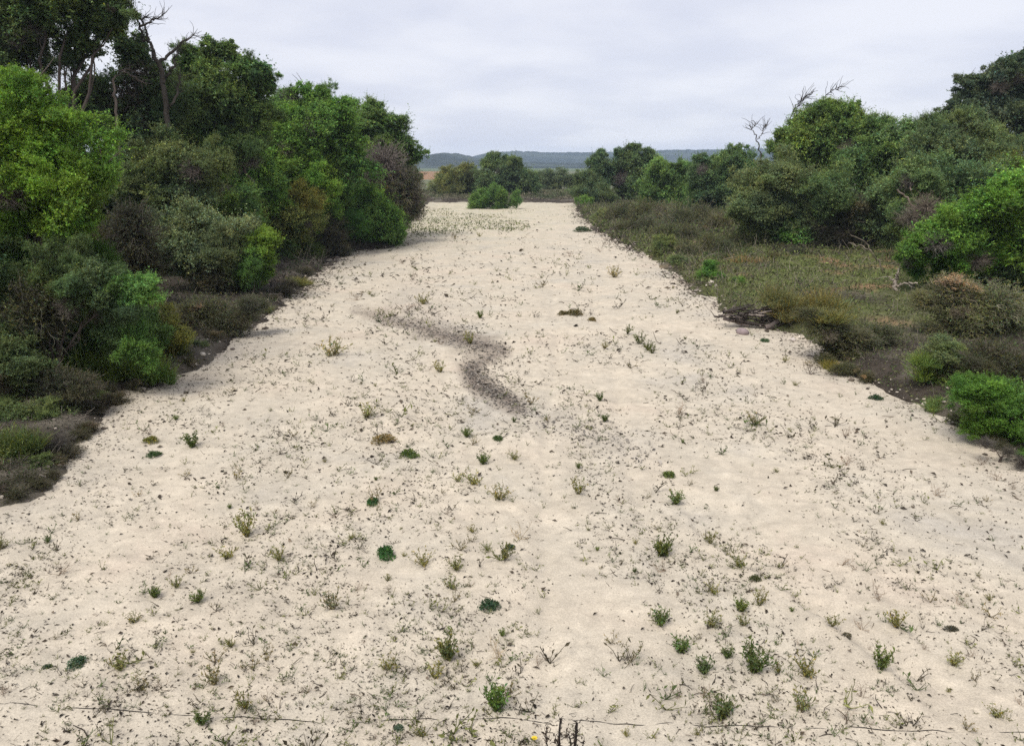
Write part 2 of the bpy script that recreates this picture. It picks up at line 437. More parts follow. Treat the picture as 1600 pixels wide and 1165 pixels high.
def build_hills():
    # two ridges of low wooded hills, really far away
    for nm, lab, Y0, depth, prof, col in (
        ('hills', 'low blue-grey wooded hills on the horizon', 1500, 700,
         [(-900, 250), (300, 248), (560, 247), (665, 246), (700, 241), (725, 243), (748, 250), (800, 254), (900, 256), (1100, 254), (1400, 252), (2600, 250)], (0.014, 0.024, 0.02)),
        ('hills', 'long flat-topped far ridge behind the low hills', 2300, 700,
         [(-900, 242), (300, 243), (600, 245), (740, 246), (765, 241), (800, 239), (860, 241), (930, 240), (1000, 238), (1060, 236), (1130, 236), (1300, 235), (2600, 240)], (0.016, 0.028, 0.024))):
        us = np.linspace(-0.55, 1.55, 1300); pxs = us * 1600
        h = np.interp(pxs, [p[0] for p in prof], [p[1] for p in prof])
        rows = np.linspace(0, 1, 40)
        Xr = (pxs - CX) / FPX * Y0 * 0.985
        Hm = CAM_H + (HORIZON - h) / FPX * Y0
        X = np.repeat(Xr[None], 40, 0); Y = Y0 - depth * 0.5 + rows[:, None] * depth + 0 * X
        sh = np.sin(np.clip(rows * math.pi, 0, math.pi)) ** 0.8
        Z = -1.0 + (Hm + 1)[None] * sh[:, None] * (1 + 0.18 * fbm(X * 0.006, Y * 0.006, 7, 3) * (1 - sh[:, None] * 0.7))
        tre = np.clip(fbm(X * 0.05, Y * 0.05, 91, 3), 0, 1)
        Z = Z + (5 * tre + 2.0 * fbm(X * 0.2, Y * 0.2, 97, 2)) * sh[:, None]
        n = fbm(X * 0.012, Y * 0.02, 13, 4).ravel()[:, None]
        c = np.array(col) + (np.array([0.04, 0.055, 0.045]) - np.array(col)) * sstep(0.18, 0.3, n)
        me = mesh(nm, np.stack([X, Y, Z], -1).reshape(-1, 3), grid_faces(*X.shape), {'col': ('POINT', c)}, [SOIL], None, True)
        tag(link(nm, me), lab, 'hills', kind='structure')
build_ground(); build_sand(); build_hills()

# ------------------------------------------------------------------ foliage library (unit-radius clumps, shared by all trees)
def leaf_cols(n, spread=0.35, warm=0.2):
    v = np.clip(rng.normal(1.0, spread, n), 0.35, 1.9)
    w = rng.normal(0, warm, n)
    return np.stack([v * (1 + w * 0.8), v * (1 + 0.1 * w), v * (1 - w * 0.8)], 1).clip(0.05, 3)
def leafy_clump(seed, n_sub=22, sprigs=2300, per=12, leaf=0.084, width=0.44, spread=0.36, twig=0.4, flat=0.85, droop=0.0, inner=0.2, long=0.2):
    global rng
    rng = np.random.default_rng(seed)
    b = Bag()
    sc = rnd_dir(n_sub) * U(0.35, 1.08, n_sub)[:, None] * U(.75, 1.2, (1, 3)); sc[:, 2] *= flat
    sr = U(0.11, 0.32, n_sub)
    sc[0] = 0; sr[0] = 0.5
    pick = rng.choice(n_sub, sprigs, p=sr ** 2 / (sr ** 2).sum())
    d = rnd_dir(sprigs); low = (d[:, 2] < -0.3) & (rng.random(sprigs) < 0.6); d[low, 2] *= -1
    rad = sr[pick] * np.where(rng.random(sprigs) < inner, U(0.1, 0.7, sprigs), np.abs(rng.normal(.88, .2, sprigs)))
    P = sc[pick] + d * rad[:, None]
    out = norm(P + 1e-6)
    D = norm(d * .7 + out * .5 + np.array([0, 0, 0.5 - droop]) + rng.normal(size=(sprigs, 3)) * 0.4)
    Ls = U(0.09, 0.22, sprigs) * np.where(rng.random(sprigs) < long, U(1.6, 3.4, sprigs), 1.0)
    W = walk(P, D, Ls, 4, 0.25, 0.08 - droop * 0.5)
    if twig:
        tw = rng.random(sprigs) < twig
        b.tubes(W[tw], np.linspace(0.0055, 0.002, 4)[None] * np.ones((tw.sum(), 1)), np.array([0.9, 0.75, 0.7]) * np.ones((tw.sum(), 1)), 1)
    t = np.linspace(0.05, 1.0, per)
    ii = np.minimum((t * 3).astype(int), 2); fr = t * 3 - ii
    base = W[:, ii] * (1 - fr)[None, :, None] + W[:, ii + 1] * fr[None, :, None]
    base = base.reshape(-1, 3)
    ax = np.repeat(norm(W[:, -1] - W[:, 0]), per, 0)
    n = len(base)
    side = norm(np.cross(ax, rnd_dir(n)))
    A = norm(ax * U(0.1, 0.9, n)[:, None] + side + np.array([0, 0, -0.15 - droop]))
    Nn = norm(np.array([0, 0, 1.0]) + rng.normal(size=(n, 3)) * 0.8)
    tone = np.repeat(np.clip(rng.normal(1, 0.22, sprigs), 0.5, 1.6), per)[:, None]
    subtone = np.clip(rng.normal(1, 0.14, n_sub), .7, 1.35)
    tone = tone * np.repeat(subtone[pick], per)[:, None]
    young = (1 + 0.4 * np.tile(t, sprigs) ** 2)[:, None]
    L = leaf * U(0.5, 1.2, n)
    b.leaves(base, A, Nn, L, L * width * U(0.8, 1.2, n), leaf_cols(n, spread) * tone * young, 0)
    return b.build('foliage_clump', [LEAF, WOOD])
def twig_clump(seed, n=1500, leaves=0, up=0.25):
    global rng
    rng = np.random.default_rng(seed)
    b = Bag()
    m = n // 5
    D = norm(rnd_dir(m) + np.array([0, 0, up])); P = D * U(0, 0.25, m)[:, None] - np.array([0, 0, 0.25])
    main = walk(P, D, U(0.6, 1.15, m), 6, 0.16, 0.05)
    tone = lambda k: np.clip(rng.normal(1, 0.35, k), 0.4, 2.2)[:, None] * np.array([1.0, 0.93, 0.9])
    b.tubes(main, np.linspace(0.016, 0.005, 6)[None] * U(0.6, 1.3, m)[:, None], tone(m), 0)
    k = n
    src = rng.integers(0, m, k); seg = rng.integers(1, 6, k)
    P2 = main[src, seg]; D2 = norm(norm(P2) + rnd_dir(k) * 0.9 + np.array([0, 0, 0.1]))
    W2 = walk(P2, D2, U(0.15, 0.45, k), 4, 0.3, 0.0)
    b.tubes(W2, np.linspace(0.0085, 0.0035, 4)[None] * np.ones((k, 1)), tone(k), 0)
    if leaves:
        s = rng.integers(0, k, leaves); g = rng.integers(1, 4, leaves)
        P3 = W2[s, g]; L = U(0.04, 0.095, leaves)
        b.leaves(P3, rnd_dir(leaves), rnd_dir(leaves), L, L * 0.45, leaf_cols(leaves, 0.4, 0.3) * np.array([.85, 1.05, .55]), 1)
    return b.build('twig_clump', [WOOD, LEAF])
def grass_clump(seed, n=1500):
    global rng
    rng = np.random.default_rng(seed)
    b = Bag()
    k = 14
    cen = np.stack([rng.normal(0, .5, k), rng.normal(0, .5, k)], 1); hk = U(.45, 1.15, k)
    pk = rng.integers(0, k, n)
    P = np.concatenate([cen[pk] + rng.normal(0, .12, (n, 2)), np.full((n, 1), -.95)], 1)
    off = P[:, :2] - cen[pk]
    D = norm(np.concatenate([off * 2.2, np.ones((n, 1))], 1) + rng.normal(size=(n, 3)) * 0.3)
    Wk = walk(P, D, U(0.5, 1.8, n) * hk[pk], 4, 0.16, -0.08)
    tn = np.clip(rng.normal(1, .35, n), .3, 2)[:, None]
    for i in range(3):
        a, c = Wk[:, i], Wk[:, i + 1]
        w = (0.045, 0.036, 0.022)[i]
        b.leaves(a, c - a, rnd_dir(n), np.linalg.norm(c - a, axis=1) * 1.35, w, leaf_cols(n, 0.25, 0.25) * tn, 0)
    m = 3 * n
    s = rng.integers(0, n, m); g = rng.integers(1, 4, m); L = U(0.06, 0.14, m)
    b.leaves(Wk[s, g], rnd_dir(m) + np.array([0, 0, 0.4]), rnd_dir(m), L, L * 0.45, leaf_cols(m, 0.4), 0)
    return b.build('grass_clump', [LEAF, WOOD])

LIB = {
    'leaf': [leafy_clump(100 + i, sprigs=2600, n_sub=30) for i in range(8)],                                              # dense willow-like foliage
    'fine': [leafy_clump(200 + i, sprigs=2700, per=12, leaf=0.066, width=0.46, n_sub=34) for i in range(5)],     # small-leaved scrub
    'broad': [leafy_clump(300 + i, n_sub=16, sprigs=950, per=11, leaf=0.13, width=0.6, spread=0.34, twig=0.6, inner=.1) for i in range(4)],  # open oak/eucalyptus crown
    'sparse': [leafy_clump(400 + i, n_sub=9, sprigs=420, per=8, leaf=0.10, width=0.45, twig=1.0, inner=.4) for i in range(3)],
    'twig': [twig_clump(500 + i, 1100, 0) for i in range(3)],
    'scrub': [twig_clump(600 + i, 1300, 9000) for i in range(3)],
    'grass': [grass_clump(700 + i) for i in range(3)],
}
rng = np.random.default_rng(11)

# ------------------------------------------------------------------ trees and shrubs
def trunk_mesh(root, tips, rbase, lean=0.12):
    """tapered trunk that forks into one limb per crown clump"""
    b = Bag()
    tips = np.array(tips) - root
    hmin = max(0.15, min(t[2] for t in tips)); cen = tips.mean(0)
    fork = np.array([cen[0] * 0.45, cen[1] * 0.45, max(0.12, 0.35 * cen[2])])
    s = np.linspace(0, 1, 6)[:, None]
    wob = np.cumsum(rng.normal(0, lean * 0.3, (6, 3)) * rbase * 2, 0) * s; wob[:, 2] = 0
    main = fork * s + wob
    main[0, 2] -= 0.35
    col = np.array([[0.085, 0.068, 0.058]])
    b.tubes(main[None], (rbase * np.linspace(1.25, 0.8, 6))[None], col, 0, 7)
    for t in tips:
        st = main[-1] * U(0.7, 1.0)
        st = main[rng.integers(3, 6)]
        e = t - st
        q = np.linspace(0, 1, 7)[:, None]
        bow = np.sin(q * math.pi) * np.array([0, 0, 0.12]) * np.linalg.norm(e)
        pl = st + e * q + bow + rng.normal(0, 0.02, (7, 3)) * np.linalg.norm(e) * np.sin(q * math.pi)
        b.tubes(pl[None], (rbase * 0.55 * np.linspace(1, 0.25, 7))[None], col * U(0.8, 1.2), 0, 5)
        for _ in range(2):
            k = rng.integers(3, 7); dv = norm(e + rng.normal(size=3) * np.linalg.norm(e) * 0.8)
            tw = walk(pl[k][None], dv[None], np.linalg.norm(e) * 0.16 + 0.1, 5, 0.2, 0.05)
            b.tubes(tw, (rbase * 0.22 * np.linspace(1, 0.25, 5))[None], col * U(0.8, 1.3), 0, 4)
    return b.build('trunk', [WOOD], True)

def plant(name, label, cat, base, lobes, color, kinds='leaf', squash=0.95, group=None, trunk=True, jitter=0.12, spread_d=0.5):
    """base = photograph row of its foot (sets its distance); lobes = (px, py, radius px[, kind[, colour]])"""
    Y = depth_row(base)
    pts = []
    for lb in lobes:
        yl = depth_row(lb[1] + .55 * lb[2]) if cat == 'scrub' or lb[1] + .5 * lb[2] >= base else Y
        p, mpp = at_depth(lb[0], lb[1], yl)
        r = lb[2] * mpp
        dy = U(-spread_d, spread_d) * r
        p2, mpp2 = at_depth(lb[0], lb[1], yl + dy * (1 if yl == Y else .3))
        pts.append((p2, lb[2] * mpp2 * 0.98, lb[3] if len(lb) > 3 and lb[3] else kinds, lb[4] if len(lb) > 4 else color))
    extra = []
    for p, r, kd, colr in pts:
        if kd in ('leaf', 'fine', 'broad') and r / (at_depth(CX, CY, Y)[1]) > 17:
            for _ in range(2):
                d = norm(rng.normal(size=3) + np.array([0, -.35, .25]))
                extra.append((p + d * r * U(.62, .86) * np.array([1, 1, squash]), r * U(.34, .52), kd if rng.random() < .8 else 'broad' if kd == 'leaf' else 'leaf',
                              tuple(np.array(colr) * U(.8, 1.25))))
            d = norm(rng.normal(size=3) * np.array([1, .6, .5]) + np.array([0, -.3, .6]))
            extra.append((p + d * r * U(.85, 1.1) * np.array([1, 1, squash]), r * U(.35, .6), 'sparse', tuple(np.array(colr) * U(.9, 1.3))))
            if rng.random() < .3:
                d = norm(rng.normal(size=3) + np.array([0, -.8, .1]))
                extra.append((p + d * r * U(.7, .95), r * U(.3, .5), 'twig', (0.10, 0.088, 0.076)))
        elif kd == 'scrub':
            for _ in range(2):
                d = norm(rng.normal(size=3) + np.array([0, -.2, -.15]))
                extra.append((p + d * r * U(.6, .95) * np.array([1, 1, squash * .7]), r * U(.35, .6), ('scrub', 'scrub', 'twig', 'sparse')[rng.integers(0, 4)],
                              tuple(np.array(colr) * U(.75, 1.3))))
    if name not in ('oak_tree',) and cat in ('tree', 'shrub') and len(lobes) > 2:
        z0 = gz(pts[0][0][0], Y)
        for i in range(int(len(lobes) * .8)):
            p, r, kd, colr = pts[rng.integers(0, len(lobes))]
            q = p + np.array([U(-.7, .7) * r, U(0.0, .8) * r, 0]); q[2] = z0 + (p[2] - z0) * U(.2, .8)
            extra.append((q, r * U(.5, .85), ('fine', 'leaf', 'sparse', 'scrub')[rng.integers(0, 4)] if kd != 'scrub' else 'scrub', tuple(np.array(colr) * U(.75, 1.1))))
    limbs = [q[0] for q in pts]
    pts = pts + extra
    wts = np.array([q[1] for q in pts])
    bx = float(np.sum([q[0][0] * q[1] for q in pts]) / wts.sum())
    if cat == 'scrub': Y = float(np.mean([q[0][1] for q in pts]))
    root = np.array([bx, Y, gz(bx, Y)])
    if outside(np.array([bx]), np.array([Y]))[0] < 0.3: root[2] = max(root[2], sz(bx, Y))
    e = empty(name, root)
    tag(e, label, cat, group)
    if trunk and cat != 'scrub':
        size = max(q[0][2] + q[1] for q in pts) - root[2]
        link('trunk', trunk_mesh(root, limbs, 0.012 * size + 0.015), e)
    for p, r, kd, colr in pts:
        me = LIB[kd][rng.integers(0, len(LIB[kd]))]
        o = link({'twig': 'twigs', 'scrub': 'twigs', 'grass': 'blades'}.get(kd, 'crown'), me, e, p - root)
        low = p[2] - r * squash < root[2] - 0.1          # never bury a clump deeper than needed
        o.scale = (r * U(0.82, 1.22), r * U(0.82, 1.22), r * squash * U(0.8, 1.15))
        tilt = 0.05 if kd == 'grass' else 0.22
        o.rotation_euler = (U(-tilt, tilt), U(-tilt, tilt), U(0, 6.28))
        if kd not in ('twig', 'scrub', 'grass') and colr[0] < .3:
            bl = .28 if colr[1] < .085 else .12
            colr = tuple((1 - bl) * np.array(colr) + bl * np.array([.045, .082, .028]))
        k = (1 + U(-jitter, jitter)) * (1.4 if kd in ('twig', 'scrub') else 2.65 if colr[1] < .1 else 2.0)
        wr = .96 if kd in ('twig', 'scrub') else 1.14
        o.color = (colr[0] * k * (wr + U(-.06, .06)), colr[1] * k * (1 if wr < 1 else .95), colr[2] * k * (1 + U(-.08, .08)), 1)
    return e

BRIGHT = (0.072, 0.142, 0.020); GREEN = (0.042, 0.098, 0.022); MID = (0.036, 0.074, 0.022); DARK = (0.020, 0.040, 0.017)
OLIVE = (0.082, 0.092, 0.025); GREYG = (0.055, 0.078, 0.042); BLUEG = (0.030, 0.058, 0.034); BROWN = (0.095, 0.090, 0.056)
TWIG = (0.105, 0.092, 0.075); DTWIG = (0.055, 0.049, 0.04); PALE = (0.26, 0.22, 0.19); YELLOW = (0.078, 0.094, 0.024)

PLANTS = [
 # ---------------- left bank, far to near
 ('willow_tree', 'round dark green tree at the far tip of the left thicket', 'tree', 372,
  [(590,198,40),(622,232,32),(560,222,42),(648,246,17,'broad'),(600,240,40),(575,180,18,'broad'),(640,275,20)], MID, 'leaf'),
 ('leafless_bush', 'grey-brown leafless bush band below the far left tree tops', 'bush', 380,
  [(585,268,48,'twig'),(622,286,34),(545,258,42,'twig'),(642,305,24,'twig'),(600,305,40),(645,325,18),(560,290,38),(600,250,36,'twig'),(520,270,30,'twig')], (0.088,0.078,0.070), 'scrub'),
 ('willow_shrub', 'rounded green shrub ending the left thicket at the sand', 'shrub', 386,
  [(560,330,42),(590,347,38),(535,318,40),(612,358,22),(548,362,25),(575,372,22),(610,372,16)], GREEN, 'leaf'),
 ('willow_tree', 'mid green tree right of the dark lumpy tree, left skyline', 'tree', 398,
  [(500,170,38),(455,172,36),(535,182,32),(480,210,46),(515,225,42),(445,200,35),(480,145,15,'broad'),(540,160,14,'broad'),(520,265,45)], GREEN, 'leaf'),
 ('willow_shrub', 'bright green shrub sloping down in the middle of the left thicket', 'shrub', 402,
  [(400,212,32),(428,232,40),(462,252,38),(488,280,36),(508,302,24),(450,290,42),(440,258,30),(478,300,28)], (0.072,0.155,0.030), 'leaf'),
 ('willow_shrub', 'second bright green shrub left of the sloping one', 'shrub', 414,
  [(372,248,32),(395,265,38),(412,295,34),(430,315,24),(380,300,38),(405,330,26)], (0.066,0.148,0.032), 'leaf'),
 ('olive_shrub', 'yellowish olive shrub low in the left thicket above bare soil', 'shrub', 412,
  [(430,335,42),(472,318,30,'fine',YELLOW),(455,362,42),(488,348,20),(410,360,35),(450,390,24,'fine',MID)], (0.062,0.088,0.026), 'fine'),
 ('leafless_bush', 'dim grey leafless scrub between olive shrub and last green shrub', 'bush', 400,
  [(510,352,28),(520,380,26),(495,385,22),(535,388,16)], DTWIG, 'scrub'),
 ('oak_tree', 'tall dark green lumpy tree right of the bare dead tree', 'tree', 425,
  [(300,102,34,'broad'),(340,88,34,'broad'),(392,112,30,'broad'),(414,128,22,'broad'),(330,145,46),(372,150,44),(290,150,36),(350,195,46),(300,200,44),(395,180,34),(345,238,40),(300,240,40),(385,225,34)], (0.030,0.062,0.020), 'leaf'),
 ('oak_tree', 'very tall dark tree in the top left corner', 'tree', 455,
  [(25,30,70),(100,18,60),(160,40,40,'broad'),(60,-40,85),(-50,50,95),(150,-20,50),(185,25,26,'broad'),(120,75,32,'broad'),(40,80,46),(-70,150,80),(100,100,22,'sparse')], (0.024,0.044,0.018), 'leaf'),
 ('oak_tree', 'thin dark tree with sky showing through, left of bare tree', 'tree', 440,
  [(140,155,42,'broad'),(190,135,44,'sparse'),(205,85,30,'broad'),(225,175,42),(170,190,38),(245,140,40,'sparse'),(200,150,40,'twig',(0.075,0.063,0.052)),(242,182,40,'twig',(0.075,0.063,0.052)),(150,172,36,'twig',(0.07,0.06,0.05)),(230,118,30,'twig',(0.075,0.063,0.052)),(262,120,30,'sparse'),(235,110,26,'sparse'),(270,165,34,'fine'),(215,220,40),(120,185,30,'broad'),(255,195,30,'broad')], (0.028,0.050,0.022), 'broad'),
 ('willow_shrub', 'dull grey-green shrub under the thin dark tree', 'shrub', 450,
  [(250,258,48),(298,262,42),(222,295,46),(280,315,42),(330,255,30),(200,255,36)], (0.046,0.070,0.030), 'fine'),
 ('willow_shrub', 'dark green shrub between grey-green and bright shrubs on left', 'shrub', 432,
  [(330,285,38),(360,312,38),(318,325,34),(345,345,36),(390,340,30)], (0.034,0.076,0.020), 'leaf'),
 ('willow_shrub', 'grey-green shrub with a yellow-green tip overhanging the left sand edge', 'shrub', 470,
  [(335,385,55),(298,365,44),(368,398,44),(408,382,28,'leaf',BRIGHT),(392,418,34,'fine',GREEN),(262,388,40),(330,425,40,'scrub',DTWIG),(410,410,18,'leaf',BRIGHT)], (0.060,0.088,0.044), 'fine'),
 ('leafless_bush', 'tangle of dark leafless twigs left of grey-green shrub', 'bush', 500,
  [(205,355,46),(165,385,40),(220,400,44),(185,420,44)], DTWIG, 'scrub'),
 ('willow_tree', 'bright yellow-green willow at the left edge of the photo', 'tree', 600,
  [(30,180,62),(90,228,62),(15,255,80),(120,275,42),(60,315,72),(-70,220,105),(148,265,24),(35,132,32),(-20,350,80),(110,350,40),(30,390,48,'fine',GREEN),(135,315,32,'fine',(0.06,0.115,0.02))], (0.064,0.140,0.018), 'fine'),
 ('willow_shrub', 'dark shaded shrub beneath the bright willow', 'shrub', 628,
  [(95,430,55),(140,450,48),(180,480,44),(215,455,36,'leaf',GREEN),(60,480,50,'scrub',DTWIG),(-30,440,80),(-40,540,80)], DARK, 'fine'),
 ('willow_shrub', 'low dark green shrub near the left sand edge', 'shrub', 590,
  [(120,520,52),(170,520,48),(205,500,36),(150,560,42),(90,560,42)], (0.024,0.056,0.016), 'fine'),
 ('olive_shrub', 'small yellowish shrub beside the grey brush on left bank', 'shrub', 575,
  [(245,508,28,'fine',YELLOW),(268,530,26,'fine',YELLOW),(232,548,34),(270,556,28,'grass',OLIVE)], (0.045,0.068,0.022), 'fine'),
 ('leafless_bush', 'grey twiggy brush above the left sand edge', 'bush', 525,
  [(330,490,34),(362,500,26),(302,488,30),(392,478,22),(335,515,22)], TWIG, 'scrub'),
 ('leafless_bush', 'low grey dead brush in the lower left corner bank', 'bush', 655,
  [(35,570,46,'fine',(0.03,0.05,0.02)),(90,600,36),(130,600,30),(20,625,40),(70,640,34),(0,580,36),(50,600,30,'sparse',(0.05,0.07,0.025))], (0.075,0.064,0.05), 'scrub', 0.75),
 ('grass_tussock', 'green grass tussock at the lower left frame edge', 'grass', 735,
  [(12,692,32),(40,684,24),(-30,700,40)], (0.036,0.058,0.016), 'grass'),
 ('grass_tussock', 'long green grass beneath the low dark shrub on left', 'grass', 605,
  [(130,560,36),(165,575,28),(200,565,26),(245,575,24)], (0.045,0.08,0.018), 'grass'),
 ('leafless_bush', 'small dark dead brush at the left sand edge corner', 'bush', 720,
  [(60,700,30),(30,735,30),(90,690,22)], DTWIG, 'twig'),
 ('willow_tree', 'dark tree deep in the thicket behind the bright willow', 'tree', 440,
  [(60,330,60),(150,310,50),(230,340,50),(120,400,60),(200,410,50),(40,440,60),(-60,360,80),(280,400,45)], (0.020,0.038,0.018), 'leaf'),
 ('low_scrub', 'brown twiggy fringe along the near left sand edge', 'scrub', 700,
  [(105,700,20),(135,668,18),(75,722,22),(60,755,18),(25,770,20),(150,640,18)], (0.075,0.062,0.048), 'scrub', 0.6),
 ('low_scrub', 'brown twiggy fringe below the small yellowish shrub, left edge', 'scrub', 606,
  [(180,622,20),(215,600,20),(255,585,18),(290,568,16),(225,580,18,'grass',OLIVE)], (0.075,0.062,0.048), 'scrub', 0.6),
 ('low_scrub', 'dark litter and stubby scrub under the overhanging left shrub', 'scrub', 505,
  [(350,520,18),(385,495,18),(420,468,16),(395,470,20),(450,445,14),(475,425,14)], (0.06,0.05,0.04), 'scrub', 0.55),
 ('low_scrub', 'olive fringe along the right sand edge below the driftwood', 'scrub', 590,
  [(1290,560,16),(1320,575,18),(1355,588,14),(1300,570,12,'grass',OLIVE)], (0.08,0.072,0.048), 'scrub', 0.6),
 ('low_scrub', 'green and brown fringe right of the small sand mound', 'scrub', 660,
  [(1470,628,18,'grass',(0.05,0.085,0.025)),(1500,652,18),(1530,672,18),(1560,690,16),(1490,630,16,'fine',GREEN)], (0.07,0.065,0.045), 'scrub', 0.6),
 ('low_scrub', 'dark green tangled brush behind the lower left grass tussock', 'scrub', 690,
  [(70,650,32,'fine',(0.03,0.05,0.02)),(112,640,28),(145,618,24,'fine',(0.034,0.056,0.02)),(40,640,34),(0,655,38,'fine',(0.028,0.046,0.018)),(165,612,20)], (0.06,0.053,0.042), 'scrub', 0.75),
 ('low_scrub', 'dead twig tangle at the left frame edge, lowest on the bank', 'scrub', 775,
  [(15,735,30),(55,728,26,'fine',(0.03,0.046,0.018)),(92,708,24),(0,762,26),(40,750,24),(120,680,20),(75,745,16)], (0.066,0.057,0.046), 'scrub', 0.65),
 ('low_scrub', 'patchy green scrub on the brown shelf under the overhanging left shrub', 'scrub', 560,
  [(300,545,22,'fine',(0.036,0.056,0.02)),(330,528,22),(285,562,18,'grass',(0.045,0.06,0.02)),(370,505,20,'fine',(0.036,0.056,0.02)),(408,480,18,'grass',(0.05,0.062,0.024)),(440,455,16),(468,438,15,'grass',(0.055,0.07,0.026)),(350,515,16)], (0.07,0.06,0.05), 'scrub', 0.6),
 # ---------------- middle distance
 ('round_bush', 'round olive bush alone beyond the far end of sand', 'bush', 309,
  [(700,286,26),(725,283,26),(712,272,16),(712,298,18),(740,290,16)], (0.058,0.070,0.026), 'fine'),
 ('willow_tree', 'dark green pointed tree right of the round olive bush', 'tree', 310,
  [(768,256,17),(765,282,26),(796,268,24),(816,280,22),(772,246,10),(804,256,13),(790,296,22),(830,290,14),(806,262,12),(752,298,16)], (0.034,0.062,0.028), 'leaf'),
 ('willow_shrub', 'low bright green bush at the far end of the sand', 'shrub', 326,
  [(758,312,18),(783,310,18),(742,316,12),(806,312,12),(772,302,14)], (0.052,0.115,0.028), 'leaf'),
 ('willow_tree', 'grey-green tree row beyond the far sand end', 'tree', 301,
  [(868,279,18),(848,283,16),(888,284,16),(870,292,16)], (0.045,0.065,0.038), 'fine'),
 ('willow_tree', 'dark tree with a tall round top, far right bank start', 'tree', 318,
  [(980,250,22),(990,234,13,'broad'),(1010,262,24),(972,282,28),(1000,290,28),(935,258,18),(945,278,26),(938,242,11,'broad'),(1015,245,14,'broad')], (0.032,0.062,0.030), 'leaf'),
 ('willow_shrub', 'dim green shrub at the far right corner of the sand', 'shrub', 322,
  [(915,288,20),(905,300,16),(930,302,20),(950,308,18),(915,318,13,'leaf',GREEN)], (0.042,0.066,0.032), 'fine'),
 ('willow_tree', 'light green tree left of the yellow leaves on far right bank', 'tree', 332,
  [(1040,290,30),(1065,272,24),(1030,258,18),(1078,298,26),(1055,310,24),(1015,305,22)], (0.046,0.092,0.028), 'leaf'),
 ('willow_tree', 'dark green tree with a few yellow leaves on the right bank', 'tree', 338,
  [(1100,272,26),(1130,262,28),(1120,300,30),(1152,238,14,'broad'),(1158,262,26),(1105,297,7,'leaf',(0.5,0.36,0.04)),(1140,302,28),(1095,250,15,'broad'),(1165,295,30)], (0.032,0.066,0.026), 'leaf'),
 ('willow_tree', 'large light green tree standing highest of the right bank willows', 'tree', 372,
  [(1285,182,32),(1305,205,42),(1252,222,36),(1332,225,42),(1272,248,48),(1222,212,17,'broad'),(1335,168,12,'broad'),(1228,245,30),(1310,262,48),(1250,195,18,'broad')], (0.060,0.112,0.028), 'leaf'),
 ('willow_shrub', 'grey-green spreading shrub below the large light green tree', 'shrub', 396,
  [(1190,298,38),(1165,318,32),(1222,325,44),(1215,280,36),(1260,345,40),(1180,345,32),(1235,368,28,'leaf',GREEN),(1275,365,26,'leaf',GREEN)], (0.056,0.086,0.040), 'fine'),
 ('willow_tree', 'mid green tree right of the large light green tree', 'tree', 378,
  [(1372,212,28),(1402,232,40),(1438,208,26),(1350,262,44),(1422,262,44),(1390,280,46),(1360,195,16,'broad')], (0.036,0.076,0.024), 'leaf'),
 ('leafless_bush', 'dark brown shaded scrub in the hollow of the right thicket', 'bush', 402,
  [(1325,335,46),(1370,358,46,'fine',(0.035,0.06,0.024)),(1400,315,46,'fine',(0.04,0.066,0.026)),(1300,372,30),(1345,385,26),(1300,300,40,'fine',(0.036,0.062,0.024))], (0.05,0.044,0.034), 'scrub'),
 ('willow_tree', 'grey-green tree beneath the tall dark tree at right edge', 'tree', 388,
  [(1468,205,28),(1500,208,34),(1480,245,44),(1532,235,38),(1555,268,40),(1440,250,36),(1500,280,44),(1580,240,40)], (0.044,0.074,0.036), 'fine'),
 ('oak_tree', 'tall dark blue-green tree at the right photo edge skyline', 'tree', 362,
  [(1512,132,20,'broad'),(1530,158,28),(1562,122,30),(1582,100,26,'broad'),(1602,145,44),(1552,188,36),(1630,100,40),(1605,195,46),(1500,172,20,'broad'),(1660,160,50),(1480,178,16,'broad')], (0.022,0.036,0.026), 'broad'),
 ('willow_shrub', 'mid grey-green shrub behind the bright shrub at right', 'shrub', 425,
  [(1440,300,44),(1492,292,44),(1470,335,40),(1530,300,42),(1420,345,34),(1590,260,36,'scrub',OLIVE)], (0.042,0.078,0.032), 'fine'),
 ('leafless_bush', 'greyish dead branches caught in the right thicket', 'bush', 440,
  [(1448,322,24,'twig'),(1425,340,20,'twig'),(1460,345,18,'twig')], TWIG, 'twig'),
 ('willow_shrub', 'big bright green shrub at the right edge of the photo', 'shrub', 478,
  [(1448,388,36),(1482,368,40),(1522,355,46),(1562,330,48),(1605,305,56),(1540,400,46),(1600,375,60),(1428,408,22),(1490,410,40),(1640,330,70),(1570,430,40,'fine',DARK),(1620,440,50,'fine',DARK)], (0.052,0.125,0.018), 'leaf'),
 ('low_scrub', 'brown dry low scrub at the far right sand edge', 'scrub', 372,
  [(965,340,22),(1000,338,28),(1030,334,26),(985,356,20),(940,342,14,'fine',GREYG),(1010,352,22)], (0.098,0.088,0.064), 'scrub', 1.0),
 ('low_scrub', 'olive brown low scrub mound in front of light green tree', 'scrub', 385,
  [(1060,345,28),(1095,342,28),(1040,368,24),(1075,370,24),(1120,352,26),(1150,350,24)], (0.10,0.092,0.064), 'scrub', 1.05),
 ('low_scrub', 'dull green low scrub at the right sand edge bend', 'scrub', 412,
  [(1040,392,22,'fine',(0.05,0.072,0.03)),(1075,395,22),(1110,388,26),(1150,382,26),(1060,412,16,'fine',(0.05,0.072,0.03))], (0.09,0.086,0.058), 'scrub', 1.0),
 ('small_shrub', 'small bright green bush on the right bank, larger of two', 'shrub', 448,
  [(1108,425,16),(1100,435,13),(1120,436,12),(1110,412,10)], (0.055,0.130,0.022), 'leaf'),
 ('small_shrub', 'smallest bright green bush beside the larger one, right bank', 'shrub', 455,
  [(1153,440,11),(1160,448,9)], (0.060,0.130,0.028), 'leaf'),
